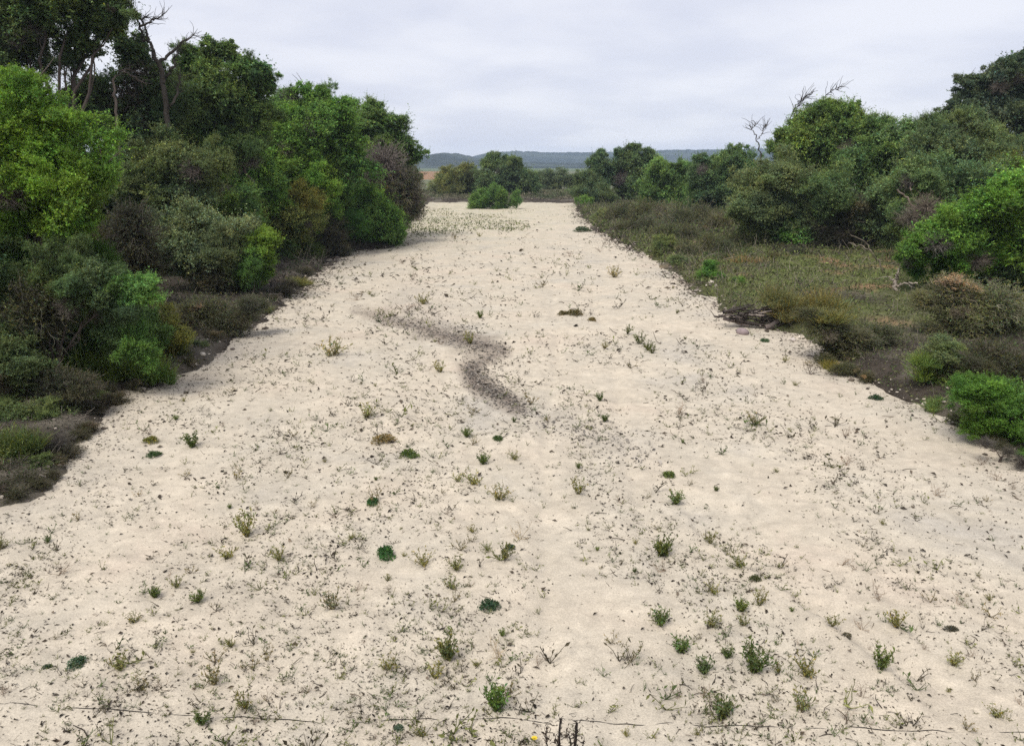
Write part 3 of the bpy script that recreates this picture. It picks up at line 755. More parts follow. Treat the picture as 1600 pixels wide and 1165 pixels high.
 ('low_scrub', 'orange-brown dry grass behind the two small green bushes', 'scrub', 430,
  [(1150,412,18,'grass',(0.12,0.09,0.035)),(1180,412,18,'grass',(0.10,0.085,0.035)),(1130,405,14,'scrub',BROWN),(1210,405,18)], (0.12,0.095,0.05), 'scrub', 0.8),
 ('low_scrub', 'dark low scrub at the foot of the grey-green shrub', 'scrub', 412,
  [(1245,398,20),(1275,402,16),(1215,392,18)], DTWIG, 'scrub', 0.7),
 ('leafless_bush', 'grey-brown twiggy brush behind the driftwood pile', 'bush', 560,
  [(1290,510,34),(1330,525,40),(1370,520,36),(1310,545,28),(1345,555,28),(1265,490,22),(1300,490,24,'grass',(0.06,0.075,0.028))], (0.09,0.082,0.06), 'scrub', 0.6),
 ('grass_tussock', 'dull green grass patch beside the driftwood pile', 'grass', 515,
  [(1240,478,24),(1275,470,26),(1215,462,20),(1310,480,24)], (0.06,0.072,0.028), 'grass'),
 ('leafless_bush', 'pale dry twiggy bush under the bright right shrub', 'bush', 545,
  [(1485,450,38),(1520,480,40),(1560,470,44),(1500,510,36),(1590,500,44),(1450,470,26)], (0.15,0.135,0.095), 'scrub', 0.7),
 ('leafless_bush', 'dark tangle of dead twigs low on the right bank', 'bush', 620,
  [(1550,560,46),(1590,575,46),(1520,575,34),(1470,545,28,'fine',(0.04,0.06,0.025)),(1475,575,24)], (0.06,0.055,0.042), 'scrub', 0.65),
 ('grass_tussock', 'tall green weeds between the dead twigs, right bank', 'grass', 620,
  [(1478,572,28),(1508,588,28),(1450,560,18)], (0.05,0.095,0.022), 'grass'),
 ('willow_shrub', 'low deep green shrub at the lower right frame edge', 'shrub', 690,
  [(1530,618,34),(1565,632,38),(1600,640,48),(1500,610,24),(1590,680,30),(1545,655,26),(1640,690,50)], (0.038,0.095,0.014), 'fine', 0.85),
 ('leafless_bush', 'low brown dead sticks at the lower right sand edge', 'bush', 720,
  [(1575,705,18),(1600,722,20),(1540,690,14)], DTWIG, 'twig', 0.6),
]
for p in PLANTS:
    plant(*p)

# bare trees and snags
def bare(name, label, cat, base, paths, color, twigs=0, tw_len=1.0, group=None):
    """paths = list of (list of photograph points, start radius px, end radius px)"""
    Y = depth_row(base)
    x0, y0 = paths[0][0][0]
    p0, mpp = at_depth(x0, y0, Y)
    root = np.array([p0[0], Y, gz(p0[0], Y)])
    e = empty(name, root); tag(e, label, cat, group)
    off = 0.0
    for i, (pts, r0, r1) in enumerate(paths):
        W = np.array([at_depth(a, b_, Y)[0] for a, b_ in pts])
        if i == 0: W = np.concatenate([root[None] - [0, 0, 0.3], W])
        else: W = W + np.linspace(0, 1, len(W))[:, None] * np.array([0, U(-0.8, 0.8) * mpp * 60, 0])
        k = 4 * len(W)
        t = np.linspace(0, len(W) - 1, k)
        Wi = np.stack([np.interp(t, np.arange(len(W)), W[:, c]) for c in range(3)], 1)
        Wi[1:-1] += rng.normal(0, 1.2 * mpp, (k - 2, 3))
        b = Bag()
        b.tubes(Wi[None] - root, np.linspace(r0, r1, k)[None] * mpp, np.array([[1, 0.95, 0.9]]), 0, 6)
        if twigs and i > 0:
            m = twigs
            s = rng.integers(k // 3, k, m)
            D = norm(np.repeat((Wi[-1] - Wi[0])[None], m, 0) / max(1e-6, np.linalg.norm(Wi[-1] - Wi[0])) + rnd_dir(m) * 0.8)
            tw = walk(Wi[s] - root, D, U(8, 26, m) * mpp * tw_len, 5, 0.3, 0.05)
            b.tubes(tw, np.linspace(0.5, 0.22, 5)[None] * mpp * np.ones((m, 1)), np.ones((m, 3)), 0, 3)
        link('trunk' if i == 0 else 'branch', b.build('trunk' if i == 0 else 'branch', [WOOD], True), e, None, color)
    return e
bare('dead_tree', 'bare dead tree leaning above the left thicket skyline', 'tree', 450,
     [([(262, 205), (258, 150), (250, 110), (240, 82)], 4.6, 3.2), ([(240, 82), (228, 62), (215, 40), (200, 22)], 2.8, 0.9), ([(222, 52), (221, 35), (220, 15)], 2, 0.8),
      ([(218, 42), (232, 32), (245, 22)], 2, 0.7), ([(208, 30), (208, 18)], 1.5, 0.7), ([(246, 100), (262, 85), (280, 62), (292, 52)], 3, 0.8), ([(255, 130), (270, 100), (275, 75)], 3, 0.8),
      ([(230, 65), (218, 58), (214, 50)], 1.5, .7), ([(264, 170), (276, 140), (270, 115)], 2.2, 1)], (0.05, 0.045, 0.038), 26)
bare('dead_tree', 'pale slender dead trunk in the top left thicket', 'tree', 452,
     [([(182, 200), (180, 160), (176, 125)], 2.4, 1.8), ([(176, 125), (186, 110), (200, 108)], 1.6, .8), ([(186, 110), (200, 118), (215, 130)], 1.2, .6)], (0.16, 0.135, 0.115), 12)
bare('dead_tree', 'thin bare branches above the large light green tree', 'tree', 366,
     [([(1236, 230), (1236, 205), (1233, 190)], 1.3, 1), ([(1233, 190), (1240, 170), (1255, 155)], .9, .4), ([(1240, 172), (1246, 158), (1262, 146)], .8, .35), ([(1270, 170), (1284, 152), (1296, 140)], .7, .35)], (0.05, 0.042, 0.036), 18)
bare('dead_tree', 'grey bare forked top on the right skyline left of big tree', 'tree', 345,
     [([(1190, 245), (1186, 225), (1180, 210)], 1.2, .8), ([(1180, 210), (1176, 202), (1186, 194)], .7, .35), ([(1184, 218), (1194, 208), (1200, 198)], .7, .35)], (0.05, 0.044, 0.038), 18)
bare('dead_snag', 'short pale dead stump standing on the right flat', 'stump', 476,
     [([(1400, 464), (1399, 450), (1400, 438)], 4, 3), ([(1400, 438), (1401, 428), (1402, 418)], 2.5, 1), ([(1400, 446), (1408, 440), (1415, 437)], 1.8, 1), ([(1398, 455), (1393, 460), (1389, 466)], 2.4, 1.4), ([(1399, 440), (1391, 436), (1386, 430)], 1.4, .6)], (0.36, 0.32, 0.28), 2)
bare('dead_branch', 'long curved bare branch arching over the right flat', 'branch', 446,
     [([(1382, 432), (1375, 412), (1362, 392), (1348, 375), (1328, 366)], 1.1, .6), ([(1362, 392), (1350, 386), (1340, 384)], 1, .5)], (0.17, 0.15, 0.12), 1)
bare('dead_branch', 'forked pale branch below the tall dark right tree', 'branch', 385,
     [([(1544, 222), (1542, 210), (1534, 196), (1524, 187)], 1.8, 1.2), ([(1542, 210), (1547, 198), (1550, 192)], 1.5, 1)], (0.42, 0.36, 0.33), 1)
bare('dead_branch', 'crossed reddish broken branches in the right thicket', 'branch', 430,
     [([(1432, 330), (1418, 310), (1402, 296)], 2, 1.4), ([(1424, 298), (1436, 284)], 1.2, .9), ([(1432, 330), (1445, 340), (1456, 352)], 1.4, .8)], (0.17, 0.14, 0.12), 3)
bare('dead_branch', 'white curved branch in the dark hollow at left edge', 'branch', 560,
     [([(78, 492), (62, 470), (35, 452), (0, 444)], 1.6, 1), ([(82, 474), (98, 470), (106, 460)], 1.2, .8)], (0.36, 0.31, 0.27), 1)
bare('dead_branch', 'dark fallen branch leaning through the bright left shrubs', 'branch', 424,
     [([(395, 285), (372, 250), (350, 230), (328, 222)], 2.5, 1.5), ([(350, 230), (352, 214), (345, 205)], 1.5, .8)], (0.10, 0.08, 0.07), 4)

# ------------------------------------------------------------------ driftwood pile
def driftwood():
    c = ground(1195, 512); Y = c[1]
    zb = max(gz(c[0], Y), sz(c[0], Y))
    root = np.array([c[0], Y, zb])
    e = empty('driftwood_pile', root); tag(e, 'tangled pile of grey driftwood at the right sand edge', 'driftwood')
    def stick(p0, p1, r0, r1, colr, nm='branch'):
        a = at_depth(*p0)[0]; b_ = at_depth(*p1)[0]
        k = 7; q = np.linspace(0, 1, k)[:, None]
        P = a + (b_ - a) * q + rng.normal(0, 0.03, (k, 3)) * np.sin(q * math.pi) * np.linalg.norm(b_ - a) * 0.6
        P[:, 2] = np.maximum(P[:, 2], np.array([max(gz(x, y), sz(x, y)) for x, y, _ in P]) + r1)
        b = Bag(); b.tubes(P[None] - root, (np.linspace(r0, r1, k) * (1 + rng.normal(0, .08, k)))[None], np.array([[1, .95, .92]]), 0, 6)
        link(nm, b.build(nm, [WOOD], True), e, None, colr)
    pale, grey, dk = (0.30, 0.265, 0.24), (0.15, 0.13, 0.12), (0.04, 0.034, 0.03)
    stick((1160, 497, Y + .3), (1218, 468, Y + .5), .05, .02, pale)
    stick((1195, 517, Y - .2), (1258, 519, Y - .1), .09, .07, grey, 'log')
    stick((1150, 500, Y), (1215, 512, Y - .1), .07, .04, dk, 'log')
    stick((1130, 497, Y + .2), (1170, 508, Y), .06, .05, grey, 'log')
    stick((1205, 522, Y - .3), (1262, 526, Y - .4), .04, .03, dk)
    for i in range(120):
        x0 = U(1116, 1244); y0 = np.interp(x0, [1128, 1180, 1260], [494, 508, 516]) + U(-30, 6) * (1 - abs(x0 - 1190) / 95)
        a = U(-0.5, 0.5) if rng.random() < 0.7 else U(0.8, 2.2)
        l = U(16, 58); thin = 1.0 if abs(a) < .6 else .4
        stick((x0, y0, Y + U(-.3, .5)), (x0 + l * math.cos(a), y0 - l * math.sin(a) * .5, Y + U(-.3, .5)), U(.015, .045) * thin, U(.008, .02) * thin, (pale, grey, dk, dk, dk)[rng.integers(0, 5)])
    # rounded stone under it
    return e
driftwood()

def blob(seed, squash=0.6):
    global rng
    r0 = rng; rng = np.random.default_rng(seed)
    import bmesh
    bm = bmesh.new(); bmesh.ops.create_icosphere(bm, subdivisions=2, radius=1)
    V = np.array([v.co[:] for v in bm.verts]); F = np.array([[v.index for v in f.verts] for f in bm.faces]); bm.free()
    V = V * (1 + 0.35 * vnoise(V[:, 0] * 1.7 + seed, V[:, 1] * 1.7 + V[:, 2], seed) + 0.15 * vnoise(V[:, 0] * 4, V[:, 1] * 4 + V[:, 2] * 3, seed + 1))[:, None]
    V[:, 2] *= squash
    rng = r0
    return V, F
def stone_mesh(seed): 
    V, F = blob(seed)
    return mesh('stone', V, F, {'col': ('FACE', np.ones((len(F), 3)))}, [STONE], None, True)
STONES = [stone_mesh(i) for i in range(4)]
def stone(px, py, r, colr, label):
    p = ground(px, py); p[2] = max(gz(p[0], p[1]), sz(p[0], p[1])) + r * 0.25
    o = link('stone', STONES[rng.integers(0, 4)], None, p, colr); o.scale = (r, r * .8, r); o.rotation_euler = (0, 0, U(0, 6))
    tag(o, label, 'stone', 'stones along the sand edges')
stone(1160, 522, .22, (0.25, 0.2, 0.2), 'rounded grey stone at the foot of the driftwood pile')
stone(318, 566, .10, (0.5, 0.45, 0.38), 'pale stone on the left sand edge below the grey twiggy brush')
stone(1238, 470 + 60, .12, (0.45, 0.4, 0.36), 'pale stone at the right end of the driftwood pile')
stone(1448, 632, .12, (0.5, 0.44, 0.36), 'pale stone beside the small sand mound')

# ------------------------------------------------------------------ weeds on the sand (shared meshes, counted individuals)
def weed_mesh(kind, seed):
    global rng
    r0 = rng; rng = np.random.default_rng(seed)
    b = Bag()
    def stems(n, L, spread, wob, r, up):
        az = U(0, 6.283, n)
        D = np.stack([np.cos(az) * spread * U(.3, 1, n), np.sin(az) * spread * U(.3, 1, n), np.ones(n)], 1)
        P = np.stack([rng.normal(0, .05, n), rng.normal(0, .05, n), np.full(n, -.03)], 1)
        W = walk(P, D, L * U(.55, 1.0, n), 6, wob, up)
        W[:, :, 2] = np.maximum(W[:, :, 2], -.03)
        b.tubes(W, np.linspace(r, r * .45, 6)[None] * np.ones((n, 1)), np.array([.42, .36, .3]) * np.clip(rng.normal(1, .3, (n, 1)), .4, 2), 1)
        return W
    def dress(W, per, leaf, w, up, tone=(1, 1, 1), lo=1):
        n, k, _ = W.shape; m = n * per
        s = np.repeat(np.arange(n), per); g = U(lo, k - 1.001, m); gi = g.astype(int); fr = (g - gi)[:, None]
        P = W[s, gi] * (1 - fr) + W[s, gi + 1] * fr
        A = rnd_dir(m) + np.array([0, 0, up]); L = leaf * U(.6, 1.2, m)
        b.leaves(P, A, norm(rnd_dir(m) + np.array([0, 0, .8])), L, L * w, leaf_cols(m, .3) * np.array(tone), 0)
    if kind == 'green':
        dress(stems(26, 1.0, .85, .12, .013, .05), 14, .18, .38, .5)
    elif kind == 'olive':
        dress(stems(16, 1.0, 1.1, .2, .013, .06), 12, .15, .36, .4)
    elif kind == 'sprig':
        dress(stems(8, 1.0, 1.6, .28, .016, .04), 7, .15, .34, .4, (.9, .85, .8), 2)
    elif kind == 'dry':
        W = stems(7, 1.0, 1.6, .32, .013, .02)
        q = W[:, 2:5].reshape(-1, 3); n = len(q)
        W2 = walk(q, rnd_dir(n) + np.array([0, 0, .5]), U(.15, .4, n), 4, .25, .02)
        b.tubes(W2, np.linspace(.009, .005, 4)[None] * np.ones((n, 1)), np.array([.4, .34, .28]) * np.ones((n, 1)), 1)
    elif kind == 'mat':
        n = 520
        a = U(0, 6.283, n); rr = np.sqrt(U(0, 1, n)) * .8 * (1 + .28 * np.sin(a * 2 + seed) ) * np.where(np.arange(n) % 2, 1, .8)
        P = np.stack([rr * np.cos(a), rr * np.sin(a) * .8, .55 * np.clip(1.1 - rr ** 2, 0, 1) * U(.2, 1, n)], 1)
        L = U(.13, .23, n)
        b.leaves(P, rnd_dir(n) + np.array([0, 0, .35]), norm(rnd_dir(n) + np.array([0, 0, 1.0])), L, L * .5, leaf_cols(n, .3), 0)
    me = b.build('weed', [LEAF, WOOD]); rng = r0
    return me
WEEDS = {k: [weed_mesh(k, 900 + 10 * i + j) for j in range(4)] for i, k in enumerate(('green', 'olive', 'sprig', 'dry', 'mat'))}
WCOL = {'green': (0.12, 0.165, 0.045), 'olive': (0.21, 0.21, 0.07), 'sprig': (0.20, 0.18, 0.085), 'dry': (0.5, 0.42, 0.34), 'mat': (0.035, 0.075, 0.028)}
WNAME = {'green': 'green_weed', 'olive': 'olive_weed', 'sprig': 'weed_sprig', 'dry': 'dry_weed', 'mat': 'mat_weed'}
GEN = {'olive': 'low olive weed growing on the pale open sand', 'sprig': 'thin curling weed sprig on the pale open sand',
       'dry': 'dried brown leafless weed on the pale open sand', 'green': 'small leafy green weed on the pale open sand', 'mat': 'small dark green mat weed on the pale open sand'}
taken = []
def weed(px, py, rpx, kind, label=None, color=None, tall=1.0):
    p = ground(px, py); Y = p[1]; mpp = at_depth(px, py, Y)[1]
    p[2] = sz(p[0], p[1])
    o = link(WNAME[kind], WEEDS[kind][rng.integers(0, 4)], None, p)
    s = rpx * mpp * 1.35
    if kind == 'mat': s *= .8; tall *= .75
    hs = s * tall
    o.scale = (s, s, hs); o.rotation_euler = (0, 0, U(0, 6.28))
    c = np.array(color or WCOL[kind]) * U(.8, 1.2) * (1 if not color else 2.0 if kind == 'mat' and color[1] < .07 else 1.35); o.color = (*c, 1)
    zone = ('near' if py > 900 else 'middle' if py > 560 else 'far') + ' ' + ('left' if px < 560 else 'right' if px > 1060 else 'central') + ' sand'
    tag(o, label or GEN[kind].replace('pale open sand', zone), 'weed', 'weeds on the ' + zone)
    taken.append((p[0], p[1]))
LG = (0.075, 0.125, 0.03)
for w in [
    (775, 1108, 34, 'green', 'brightest leafy green weed at bottom centre of the sand', LG, 1.3),
    (385, 1108, 26, 'olive', 'bushy olive weed at lower left by the wire', None, 1.2), (418, 1098, 18, 'dry'),
    (335, 1072, 26, 'olive', 'upright grey-olive weed left of the bushy olive weed', (0.15, 0.14, 0.075), 1.3),
    (122, 1046, 21, 'mat', 'dark green round mat weed at lower left', (0.03, 0.055, 0.032)), (75, 1048, 9, 'mat'),
    (188, 1053, 25, 'olive', 'spreading olive weed right of the dark lower left mat'), (222, 1082, 24, 'sprig'), (252, 1082, 18, 'dry'), (416, 1032, 24, 'sprig'), (362, 1014, 14, 'olive'),
    (520, 956, 30, 'olive', 'wide grey-olive weed left of bottom centre', (0.15, 0.14, 0.08)), (558, 924, 15, 'dry'), (310, 946, 18, 'green'), (276, 920, 18, 'olive'), (300, 897, 16, 'sprig'), (265, 900, 11, 'dry'),
    (355, 871, 22, 'olive'), (436, 877, 20, 'olive'), (211, 978, 18, 'olive'), (385, 834, 28, 'olive', 'tall olive weed on the left sand, above a pair of low ones', None, 1.5), (95, 897, 24, 'dry'),
    (603, 868, 22, 'mat', 'dense dark green clump left of the sand centre', (0.022, 0.062, 0.016), 1.5), (765, 953, 20, 'mat', 'dark green clump right of centre on the near sand', (0.024, 0.05, 0.025), 1.4),
    (797, 853, 12, 'mat', 'very dark small mat in front of a grey dry weed', (0.018, 0.042, 0.028)), (812, 838, 28, 'dry', 'grey dry bushy weed behind a very dark small mat', (0.55, 0.5, 0.36)),
    (706, 920, 20, 'olive'), (736, 918, 16, 'dry'), (710, 943, 20, 'sprig'), (700, 1032, 30, 'green', 'olive green bushy weed near bottom centre left', (0.1, 0.115, 0.045), 1.2), (606, 1046, 24, 'olive'), (678, 1058, 24, 'olive'),
    (780, 1030, 32, 'dry', 'thin grey dry weed above the brightest green weed', (0.55, 0.5, 0.38)), (840, 1038, 18, 'dry'), (662, 882, 24, 'olive', None, (0.16, 0.145, 0.045)), (720, 860, 22, 'sprig'), (785, 876, 26, 'olive'),
    (588, 782, 24, 'sprig'), (582, 783, 15, 'mat', 'dark green low clump amid curling sprigs, left of centre', (0.02, 0.055, 0.018)), (640, 710, 17, 'mat', 'yellow-green clump below the brown clump left of centre', (0.065, 0.1, 0.02), 1.5),
    (600, 688, 22, 'mat', 'brown dried clump on the left centre sand', (0.16, 0.125, 0.06)), (778, 688, 11, 'mat', 'small green clump just below the dark silt streak', (0.045, 0.085, 0.02), 1.3), (573, 655, 22, 'olive'),
    (241, 714, 15, 'mat', 'small green clump near the left sand edge', (0.035, 0.075, 0.03)), (236, 695, 16, 'mat', 'yellow-green flat clump near the left sand edge', (0.12, 0.13, 0.03)),
    (740, 757, 22, 'olive'), (715, 752, 14, 'olive'), (782, 780, 26, 'olive', None, (0.13, 0.125, 0.045)), (755, 722, 16, 'green'), (804, 718, 15, 'olive'), (905, 768, 20, 'olive', 'lone olive weed in the centre of the sand', None, 1.4), (970, 780, 12, 'dry'),
    (1035, 862, 30, 'green', 'large spreading green weed right of centre', (0.07, 0.095, 0.03), 1.0), (1032, 889, 18, 'dry'), (1045, 742, 14, 'mat', 'yellow-green clump right of centre, upper one', (0.075, 0.105, 0.022), 1.3),
    (1056, 782, 20, 'green', 'green weed between two clumps right of centre', (0.09, 0.12, 0.035)), (1110, 847, 18, 'olive'), (1155, 886, 22, 'olive'), (1180, 907, 12, 'mat', 'dark olive clump on the shallow ridge at right', (0.06, 0.07, 0.02), 1.3),
    (1115, 926, 18, 'olive'), (1186, 948, 18, 'olive', None, None, 1.5), (1112, 976, 26, 'olive', 'pale green loose weed right of bottom centre', (0.17, 0.17, 0.075)), (1162, 976, 18, 'olive', None, (0.16, 0.16, 0.07)),
    (1064, 1012, 26, 'green', 'green weed leftmost in the lower right cluster', None, .9), (1100, 1046, 24, 'green', 'dark green weed second in the lower right cluster', (0.065, 0.09, 0.032)), (1137, 1026, 17, 'green'),
    (1178, 1052, 32, 'green', 'tall green weed rightmost in the lower right cluster', (0.075, 0.105, 0.03), 1.4), (1260, 1056, 30, 'olive', 'loose olive weed right of the tall green weed', None, 1.2), (1247, 1005, 10, 'dry'),
    (985, 1034, 30, 'sprig', 'long diagonal weed sprig right of bottom centre', (0.16, 0.15, 0.07)), (955, 1004, 20, 'sprig'), (1128, 1118, 30, 'green', 'green weed near the wire at lower right', (0.09, 0.11, 0.04), 1.2), (1060, 1088, 20, 'dry'),
    (1250, 1108, 32, 'olive', 'spreading olive weed above the wire at lower right'), (1320, 1128, 20, 'dry'), (1375, 1056, 26, 'green', 'green weed with long stems at lower right', None, 1.3), (1300, 984, 20, 'olive'), (1322, 998, 12, 'mat', None, (0.05, 0.045, 0.03)),
    (1400, 980, 26, 'olive'), (1487, 988, 13, 'mat', None, (0.04, 0.04, 0.03)), (1490, 1040, 22, 'olive'), (1556, 1124, 22, 'olive'), (1316, 884, 20, 'dry'), (1335, 890, 14, 'dry'),
    (1000, 535, 18, 'olive', None, YELLOW), (1012, 545, 16, 'olive', None, YELLOW), (980, 520, 14, 'olive', None, YELLOW), (1020, 550, 14, 'olive', None, YELLOW), (985, 575, 14, 'sprig'),
    (898, 489, 17, 'mat', 'flat olive-brown mound of dry weed on the middle sand', (0.10, 0.08, 0.03)), (880, 488, 12, 'mat', None, (0.10, 0.08, 0.03)), (925, 500, 10, 'mat', None, (0.13, 0.1, 0.04)), (750, 494, 10, 'green'), (847, 448, 14, 'sprig'), (960, 434, 18, 'olive', None, (0.19, 0.17, 0.08)),
    (1368, 622, 14, 'mat', 'dark green mat near the right sand edge', (0.02, 0.045, 0.018)), (1195, 533, 10, 'mat', 'green mat in front of the driftwood pile', (0.06, 0.11, 0.05)),
    (623, 1140, 11, 'mat', 'small blue-green mat below the wire at bottom', (0.05, 0.085, 0.06)), (520, 560, 30, 'olive', None, (0.2, 0.19, 0.1)), (1180, 660, 22, 'olive', None, (0.17, 0.16, 0.08)), (1062, 640, 22, 'dry'),
    (645, 437, 16, 'dry', None, (0.2, 0.17, 0.15)), (1265, 585, 26, 'dry', None, (0.14, 0.12, 0.11)), (910, 362, 16, 'mat', None, (0.06, 0.08, 0.04)), (945, 655, 12, 'green')]:
    weed(*w)
# other individuals, evenly thrown over the picture's sand like the real ones
n_more, guard = 0, 0
while n_more < 200 and guard < 9000:
    guard += 1
    py = 330 + 835 * U(0, 1) ** 0.8; px = U(-20, 1620)
    p = ground(px, py)
    if outside(p[:1], p[1:2])[0] > -0.25: continue
    if any((p[0] - a) ** 2 + (p[1] - b_) ** 2 < (0.012 * p[1] * (1 if py < 600 else 2.2)) ** 2 for a, b_ in taken): continue
    if line_mask(np.array([px]), np.array([py]), TRACK, 20)[0] > .4 and rng.random() < .8: continue
    kind = rng.choice(['sprig', 'dry', 'olive', 'green', 'mat'], p=[.34, .28, .28, .10, .0])
    if px > 1250 and py > 600: kind = rng.choice(['dry', 'sprig', 'olive'], p=[.6, .28, .12])
    weed(px, py, (6 + 18 * U(0, 1) ** 2.2) * (0.75 + 0.35 * (py - 330) / 800), str(kind), None, (0.24, 0.19, 0.15) if kind == 'dry' and rng.random() < .6 else None)
    n_more += 1

# ------------------------------------------------------------------ stuff: uncountable litter, seedlings, ground cover
def scatter_sand(n, ymin, ymax, power):
    out = []
    while sum(len(o) for o in out) < n:
        m = n * 2
        py = U(320, 1230, m) if power is None else 322 + 900 * U(0, 1, m) ** power
        px = U(-250, 1850, m)
        d = np.stack([(px - CX) / FPX, CP + (CY - py) / FPX * SP, -SP + (CY - py) / FPX * CP], 1)
        t = -CAM_H / d[:, 2]
        x, y = d[:, 0] * t, d[:, 1] * t
        ok = (outside(x, y) < -0.02) & (y > ymin) & (y < ymax)
        dens = 0.12 + 1.7 * np.clip(fbm(x * .75, y * .32, 121, 4) * 1.5 + .38, 0, 1.1)
        dens = dens * np.where(y < 14, .3 + .5 * np.clip(fbm(x * 1.3, y, 125, 3) * 2 + .3, 0, 1), 1)
        dens *= 1 - .65 * line_mask(px, py, TRACK, 50)
        ok &= rng.random(m) < dens * .8
        out.append(np.stack([x[ok], y[ok]], 1))
    return np.concatenate(out)[:n]
def build_litter():
    b = Bag()
    # leaf flecks and chips
    Q = scatter_sand(18000, 4, 105, .92); x, y = Q.T; n = len(Q)
    z = sand_z(x, y)
    dist = np.sqrt(y ** 2 + CAM_H ** 2)
    s = np.clip(rng.lognormal(-3.62, .5, n), .008, .09) * np.clip(dist / 10, .75, 4.2)
    az = U(0, 6.283, n)
    A = np.stack([np.cos(az), np.sin(az), U(-.05, .55, n)], 1)
    tone = np.clip(rng.lognormal(0, .55, n), .35, 4)[:, None] * np.array([.046, .036, .026])
    b.leaves(np.stack([x, y, z + .004], 1), A, norm(np.array([0, 0, 1]) + rng.normal(size=(n, 3)) * .5), s, s * U(.2, .6, n), tone, 0, .3)
    # short bent twigs
    Q = scatter_sand(5600, 4, 100, 1.0); x, y = Q.T; n = len(Q)
    dist = np.sqrt(y ** 2 + CAM_H ** 2)
    L = np.clip(rng.lognormal(-2.9, .5, n), .02, .3) * np.clip(dist / 13, .8, 2.4)
    az = U(0, 6.283, n)
    W = walk(np.stack([x, y, sand_z(x, y) + .006], 1), np.stack([np.cos(az), np.sin(az), U(.0, .7, n)], 1), L, 4, .35, -.08)
    zz_ = sand_z(W[..., 0].ravel(), W[..., 1].ravel()).reshape(W.shape[:2]); W[..., 2] = np.maximum(W[..., 2], zz_ + .003)
    tone = np.clip(rng.lognormal(0, .5, n), .3, 4)[:, None] * np.array([.055, .043, .031])
    b.tubes(W, np.linspace(1, .5, 4)[None] * (np.clip(L * .045, .0025, .008) * np.clip(dist / 14, 1, 2.2))[:, None], tone, 0)
    tag(link('sand_litter', b.build('sand_litter', [LITTER])), 'dark leaf flecks and twigs strewn over the pale sand', 'litter', kind='stuff')
def build_seedlings():
    b = Bag()
    Q = scatter_sand(4300, 5, 103, .95); x, y = Q.T; n = len(Q); z = sand_z(x, y)
    dist = np.sqrt(y ** 2 + CAM_H ** 2)
    H = np.clip(rng.lognormal(-2.6, .5, n), .025, .3) * np.clip(dist / 15, .8, 2.2)
    k = 5
    P = np.repeat(np.stack([x, y, z], 1), k, 0); m = len(P)
    az = U(0, 6.283, m); D = np.stack([np.cos(az) * .9, np.sin(az) * .9, U(.3, 1.3, m)], 1)
    Hh = np.repeat(H, k) * U(.5, 1.1, m)
    W = walk(P, D, Hh, 4, .25, .05)
    pal = np.array([[.11, .12, .036], [.06, .05, .03], [.15, .155, .05], [.075, .105, .034]])[rng.integers(0, 4, n)]
    C = np.repeat(pal, k, 0) * np.clip(rng.normal(1, .3, (m, 1)), .4, 2)
    b.tubes(W, np.linspace(1, .5, 4)[None] * np.clip(Hh * .028, .002, .008)[:, None], C * .7, 0)
    for g in (1, 2, 3):
        keep = rng.random(m) < .75; q = keep.sum(); L = Hh[keep] * U(.2, .42, q)
        b.leaves(W[keep, g], rnd_dir(q) + np.array([0, 0, .4]), norm(rnd_dir(q) + np.array([0, 0, .8])), L, L * .4, C[keep], 0)
    tag(link('seedling_cover', b.build('seedling_cover', [LITTER])), 'countless tiny seedlings dotted over the sand', 'seedlings', kind='stuff')
def build_streak():
    b = Bag()
    xs, ys = [], []
    for L, n, soft in ((STREAK, 6500, 22), (FAINT, 1000, 60)):
        px = U(530, 1050, n * 14); py = U(465, 730, n * 14)
        p2 = px + rng.normal(0, 3, len(px)); q2 = py + rng.normal(0, 2, len(px))
        ok = rng.random(len(px)) < line_mask(px + 0 * p2, py + 0 * q2, L, soft) ** 1.5
        G = np.array([ground(a, c)[:2] for a, c in zip(px[ok][:n], py[ok][:n])]); xs.append(G[:, 0]); ys.append(G[:, 1])
    x, y = np.concatenate(xs), np.concatenate(ys); n = len(x)
    az = U(0, 6.283, n); s = np.clip(rng.lognormal(-3.2, .45, n), .015, .14)
    tone = np.clip(rng.lognormal(0, .45, n), .35, 3)[:, None] * np.array([.15, .135, .118])
    b.leaves(np.stack([x, y, sand_z(x, y) + .004], 1), np.stack([np.cos(az), np.sin(az), U(0, .5, n)], 1), norm(np.array([0, 0, 1]) + rng.normal(size=(n, 3)) * .5), s, s * U(.3, .7, n), tone, 0, .3)
    tag(link('gravel_streak', b.build('gravel_streak', [LITTER])), 'zigzag streak of dark fine gravel and debris on the sand', 'gravel', kind='stuff')
def bank_points(n, lat0, lat1, side, y0, y1):
    t = U(0, 1, n); y = y0 * (y1 / y0) ** t
    lat = lat0 + (lat1 - lat0) * U(0, 1, n) ** 1.3
    x = np.where(side < 0, edge_l(y) - lat, edge_r(y) + lat)
    return x, y
